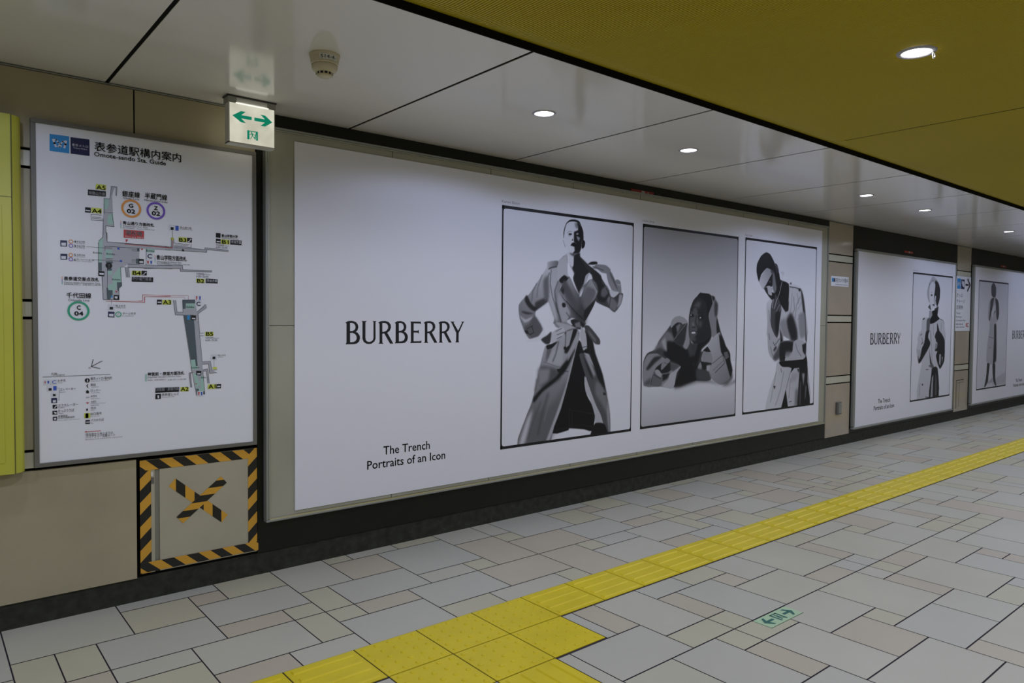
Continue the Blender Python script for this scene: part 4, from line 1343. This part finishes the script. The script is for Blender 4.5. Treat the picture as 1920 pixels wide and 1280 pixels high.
# the large billboard with three portraits
b1 = thing('billboard', 'large white billboard with three black and white trench coat portraits beside the station map', 'billboard', (5.08, -.058, .30), 'white billboards along the wall')
mb = MB(); mb.box(2.034, 8.125, -.092, -.0585, .302, 2.398, M_BACK)
for x in (2.795, 3.544, 4.307, 5.058, 5.80, 6.52, 7.32):
    mb.box(x-.0015, x+.0015, -.0925, -.091, .302, 2.398, M_JOINT)
mb.box(2.034, 8.125, -.0925, -.091, 1.349, 1.352, M_JOINT)
mb.build('backing_panel', b1)
mb = MB(); rail(mb, 2.022, 8.137, .290, 2.410, -.104, -.0585, .013, M_ALU); mb.build('frame', b1, bevel=.004)
mb = MB(); mb.box(2.040, 8.120, -.104, -.093, .300, .312, M_CHROME); mb.box(2.035, 2.041, -.104, -.093, .305, 2.395, M_STEEL); mb.box(2.035, 8.12, -.104, -.093, 2.390, 2.396, M_STEEL)
mb.build('inner_rail', b1, bevel=.002)
mb = MB(); mb.box(2.184, 7.990, YP, -.0925, .331, 2.350, M_PAPER); ps = mb.build('poster', b1)
wordmark(2.487, 1.2445, ps, YP-.0006)
slogan(2.907, .5005, ps, YP-.0006)
for s, x, z, l in (('Karen Elson', 3.632, 2.178, .158), ('Little Simz', 5.082, 2.184, .146), ('Kid Cudi', 6.545, 2.185, .115)):
    mb = MB(); put_text(mb, s, x, z, l, .017, YP-.0006, M_INKG); mb.build('photo_credit', ps)
for k, (x0, x1, z0, z1), lb in ((1, (3.634, 4.974, .508, 2.161), 'photograph of a person standing in a trench coat, one hand on the hip'),
                                (2, (5.084, 6.434, .512, 2.166), 'photograph of a person in a trench coat leaning on a table, head on one hand'),
                                (3, (6.547, 7.883, .514, 2.171), 'photograph of a person in a pale trench coat with a hand at the mouth')):
    o = photo(k, x0, x1, z0, z1, YP-.0007, 400 if k == 1 else 300, 500, ps); o['label'] = lb
    border(ps, x0, x1, z0, z1, YP-.0011)

# middle billboard
b2 = thing('billboard', 'middle white billboard with one portrait of a blond person in a trench coat', 'billboard', (10.3, -.058, .16), 'white billboards along the wall')
mb = MB(); rail(mb, 8.800, 11.790, .160, 2.222, -.108, -.0585, .030, M_ALU); mb.build('frame', b2, bevel=.012)
mb = MB(); mb.box(8.828, 11.765, YP, -.0595, .188, 2.196, M_PAPER); ps = mb.build('poster', b2)
wordmark(9.175, 1.128, ps, YP-.0006)
slogan(9.595, .345, ps, YP-.0006)
o = photo(4, 10.338, 11.662, .375, 2.028, YP-.0007, 170, 330, ps); o['label'] = 'photograph of a light-haired person clutching a trench coat collar'
border(ps, 10.338, 11.662, .375, 2.028, YP-.0011)
mb = MB(); mb.rect(10.342, 10.398, 2.046, 2.056, YP-.0006, mat('faint_ink', (.55, .55, .60), .5)); mb.rect(10.412, 10.49, 2.046, 2.056, YP-.0006, mat('faint_ink', (.55, .55, .60), .5)); mb.build('photo_credit', ps)

# far billboard at the right edge
b3 = thing('billboard', 'farthest white billboard with one full-length portrait, cut by the right edge', 'billboard', (14.0, -.058, .16), 'white billboards along the wall')
mb = MB(); rail(mb, 12.500, 15.50, .170, 2.240, -.108, -.0585, .030, M_ALU); mb.build('frame', b3, bevel=.012)
mb = MB(); mb.box(12.528, 15.472, YP, -.0595, .198, 2.212, M_PAPER); ps = mb.build('poster', b3)
wordmark(14.285, 1.135, ps, YP-.0006)
slogan(14.70, .345, ps, YP-.0006)
o = photo(5, 12.701, 14.020, .386, 2.025, YP-.0007, 150, 300, ps); o['label'] = 'photograph of a person standing full length in a long trench coat'
border(ps, 12.701, 14.020, .386, 2.025, YP-.0011)

# red labels on top of the frames
for x0, x1, z, l in ((4.985, 5.262, 2.412, 'red and white strip label on top of the large billboard frame'), (10.16, 10.42, 2.264, 'small red strip label above the middle billboard'),
                     (13.75, 14.02, 2.272, 'small red strip label above the farthest billboard')):
    t = MB(); t.box(x0, x1, -.062, -.058, z, z+.026, M_RED); t.box(x0+.125, x0+.165, -.0625, -.058, z+.002, z+.024, mat('label_white', (.5, .47, .42), .4)); t.box(x0+.200, x0+.210, -.0625, -.058, z+.004, z+.020, mat('label_white', (.5, .47, .42), .4))
    tag(t.build('strip_label', origin=((x0+x1)/2, -.06, z)), l, 'label')

# ------------------------------------------------------------ signs and fittings on the pillars
cs = thing('camera_notice', 'small white security camera notice on the first beige pillar', 'sign', (8.475, -.062, 1.775))
mb = MB(); mb.box(8.275, 8.680, -.066, -.0625, 1.782, 1.892, M_MAPW); mb.build('notice_plate', cs)
mb = MB(); y = -.0665
mb.rect(8.290, 8.328, 1.828, 1.870, y, PAL['C']); mb.rect(8.330, 8.362, 1.828, 1.870, y, PAL['N'])
put_text(mb, '防犯カメラ作動中', 8.372, 1.824, .290, .050, y, M_INK); put_text(mb, 'Security camera in operation', 8.372, 1.797, .285, .013, y, M_INK); mb.build('notice_lettering', cs)
ts = thing('ticket_sign', 'tall white ticket machine sign with a black arrow on the second beige pillar', 'sign', (12.18, -.062, 1.27))
mb = MB(); mb.box(11.90, 12.462, -.070, -.0625, 1.272, 2.052, M_MAPW); mb.build('sign_plate', ts)
mb = MB(); y = -.0706; X = lambda u: 11.885+u*.58; Zt = lambda v: 2.056-v*.785
def R_(u0, u1, v0, v1, m_): mb.rect(X(u0), X(u1), Zt(v1), Zt(v0), y, m_)
R_(.07, .31, .05, .235, PAL['C']); R_(.33, .56, .06, .235, PAL['N'])
mb.line([(X(.12), Zt(.17)), (X(.15), Zt(.115)), (X(.19), Zt(.15)), (X(.23), Zt(.115)), (X(.26), Zt(.17))], .02, y-.0003, PAL['W'])
mb.wall_poly([(X(.40), Zt(.085)), (X(.52), Zt(.10)), (X(.54), Zt(.20)), (X(.44), Zt(.19)), (X(.38), Zt(.13))], y-.0003, PAL['W'])
R_(.62, .84, .135, .17, M_INK)
mb.line([(X(.78), Zt(.055)), (X(.93), Zt(.152)), (X(.78), Zt(.255))], .034, y-.0002, M_INK)
for s, v, h_, u1 in (('きっぷ', .385, .065, .46), ('チャージ', .495, .065, .62), ('定期券', .605, .07, .50), ('Tickets', .69, .028, .33), ('Recharge', .755, .028, .42), ('Commuter Pass', .82, .028, .68)):
    put_text(mb, s, X(.06), Zt(v), X(u1)-X(.06), h_*.785*1.05, y, M_INK)
for u0, u1 in ((.06, .23), (.27, .40), (.43, .53)): R_(u0, u1, .865, .885, M_INKG)
for u0, u1 in ((.06, .27), (.31, .45), (.48, .62)): R_(u0, u1, .92, .938, M_INKG)
R_(.72, .77, .855, .925, PAL['R']); mb.line([(X(.90), Zt(.865)), (X(.82), Zt(.862)), (X(.80), Zt(.89)), (X(.82), Zt(.918)), (X(.90), Zt(.915))], .014, y-.0003, PAL['R'])
mb.build('sign_lettering', ts)
sw = thing('key_switch_box', 'small dark grey metal switch box low on the first beige pillar', 'switch box', (8.49, -.062, .36))
mb = MB(); mb.box(8.445, 8.545, -.088, -.0625, .362, .500, M_GREY); mb.build('box', sw, bevel=.006)
mb = MB(); mb.box(8.472, 8.535, -.090, -.088, .375, .488, M_ALU); mb.box(8.505, 8.530, -.0935, -.090, .455, .468, M_CHROME); mb.build('cover', sw, bevel=.001)
ap = thing('access_panel', 'small beige access panel with black joint lines low on the second beige pillar', 'access hatch', (12.16, -.062, .17))
mb = MB(); mb.box(12.02, 12.30, -.0640, -.0625, .170, .565, M_BEIGE2); mb.build('panel', ap)
mb = MB(); y = -.0646
mb.line([(12.02, .17), (12.02, .565), (12.30, .568)], .010, y, M_JOINT); mb.line([(12.06, .17), (12.06, .53), (12.30, .535)], .005, y, M_JOINT); mb.line([(12.13, .19), (12.13, .53)], .010, y, M_JOINT); mb.build('panel_joints', ap)
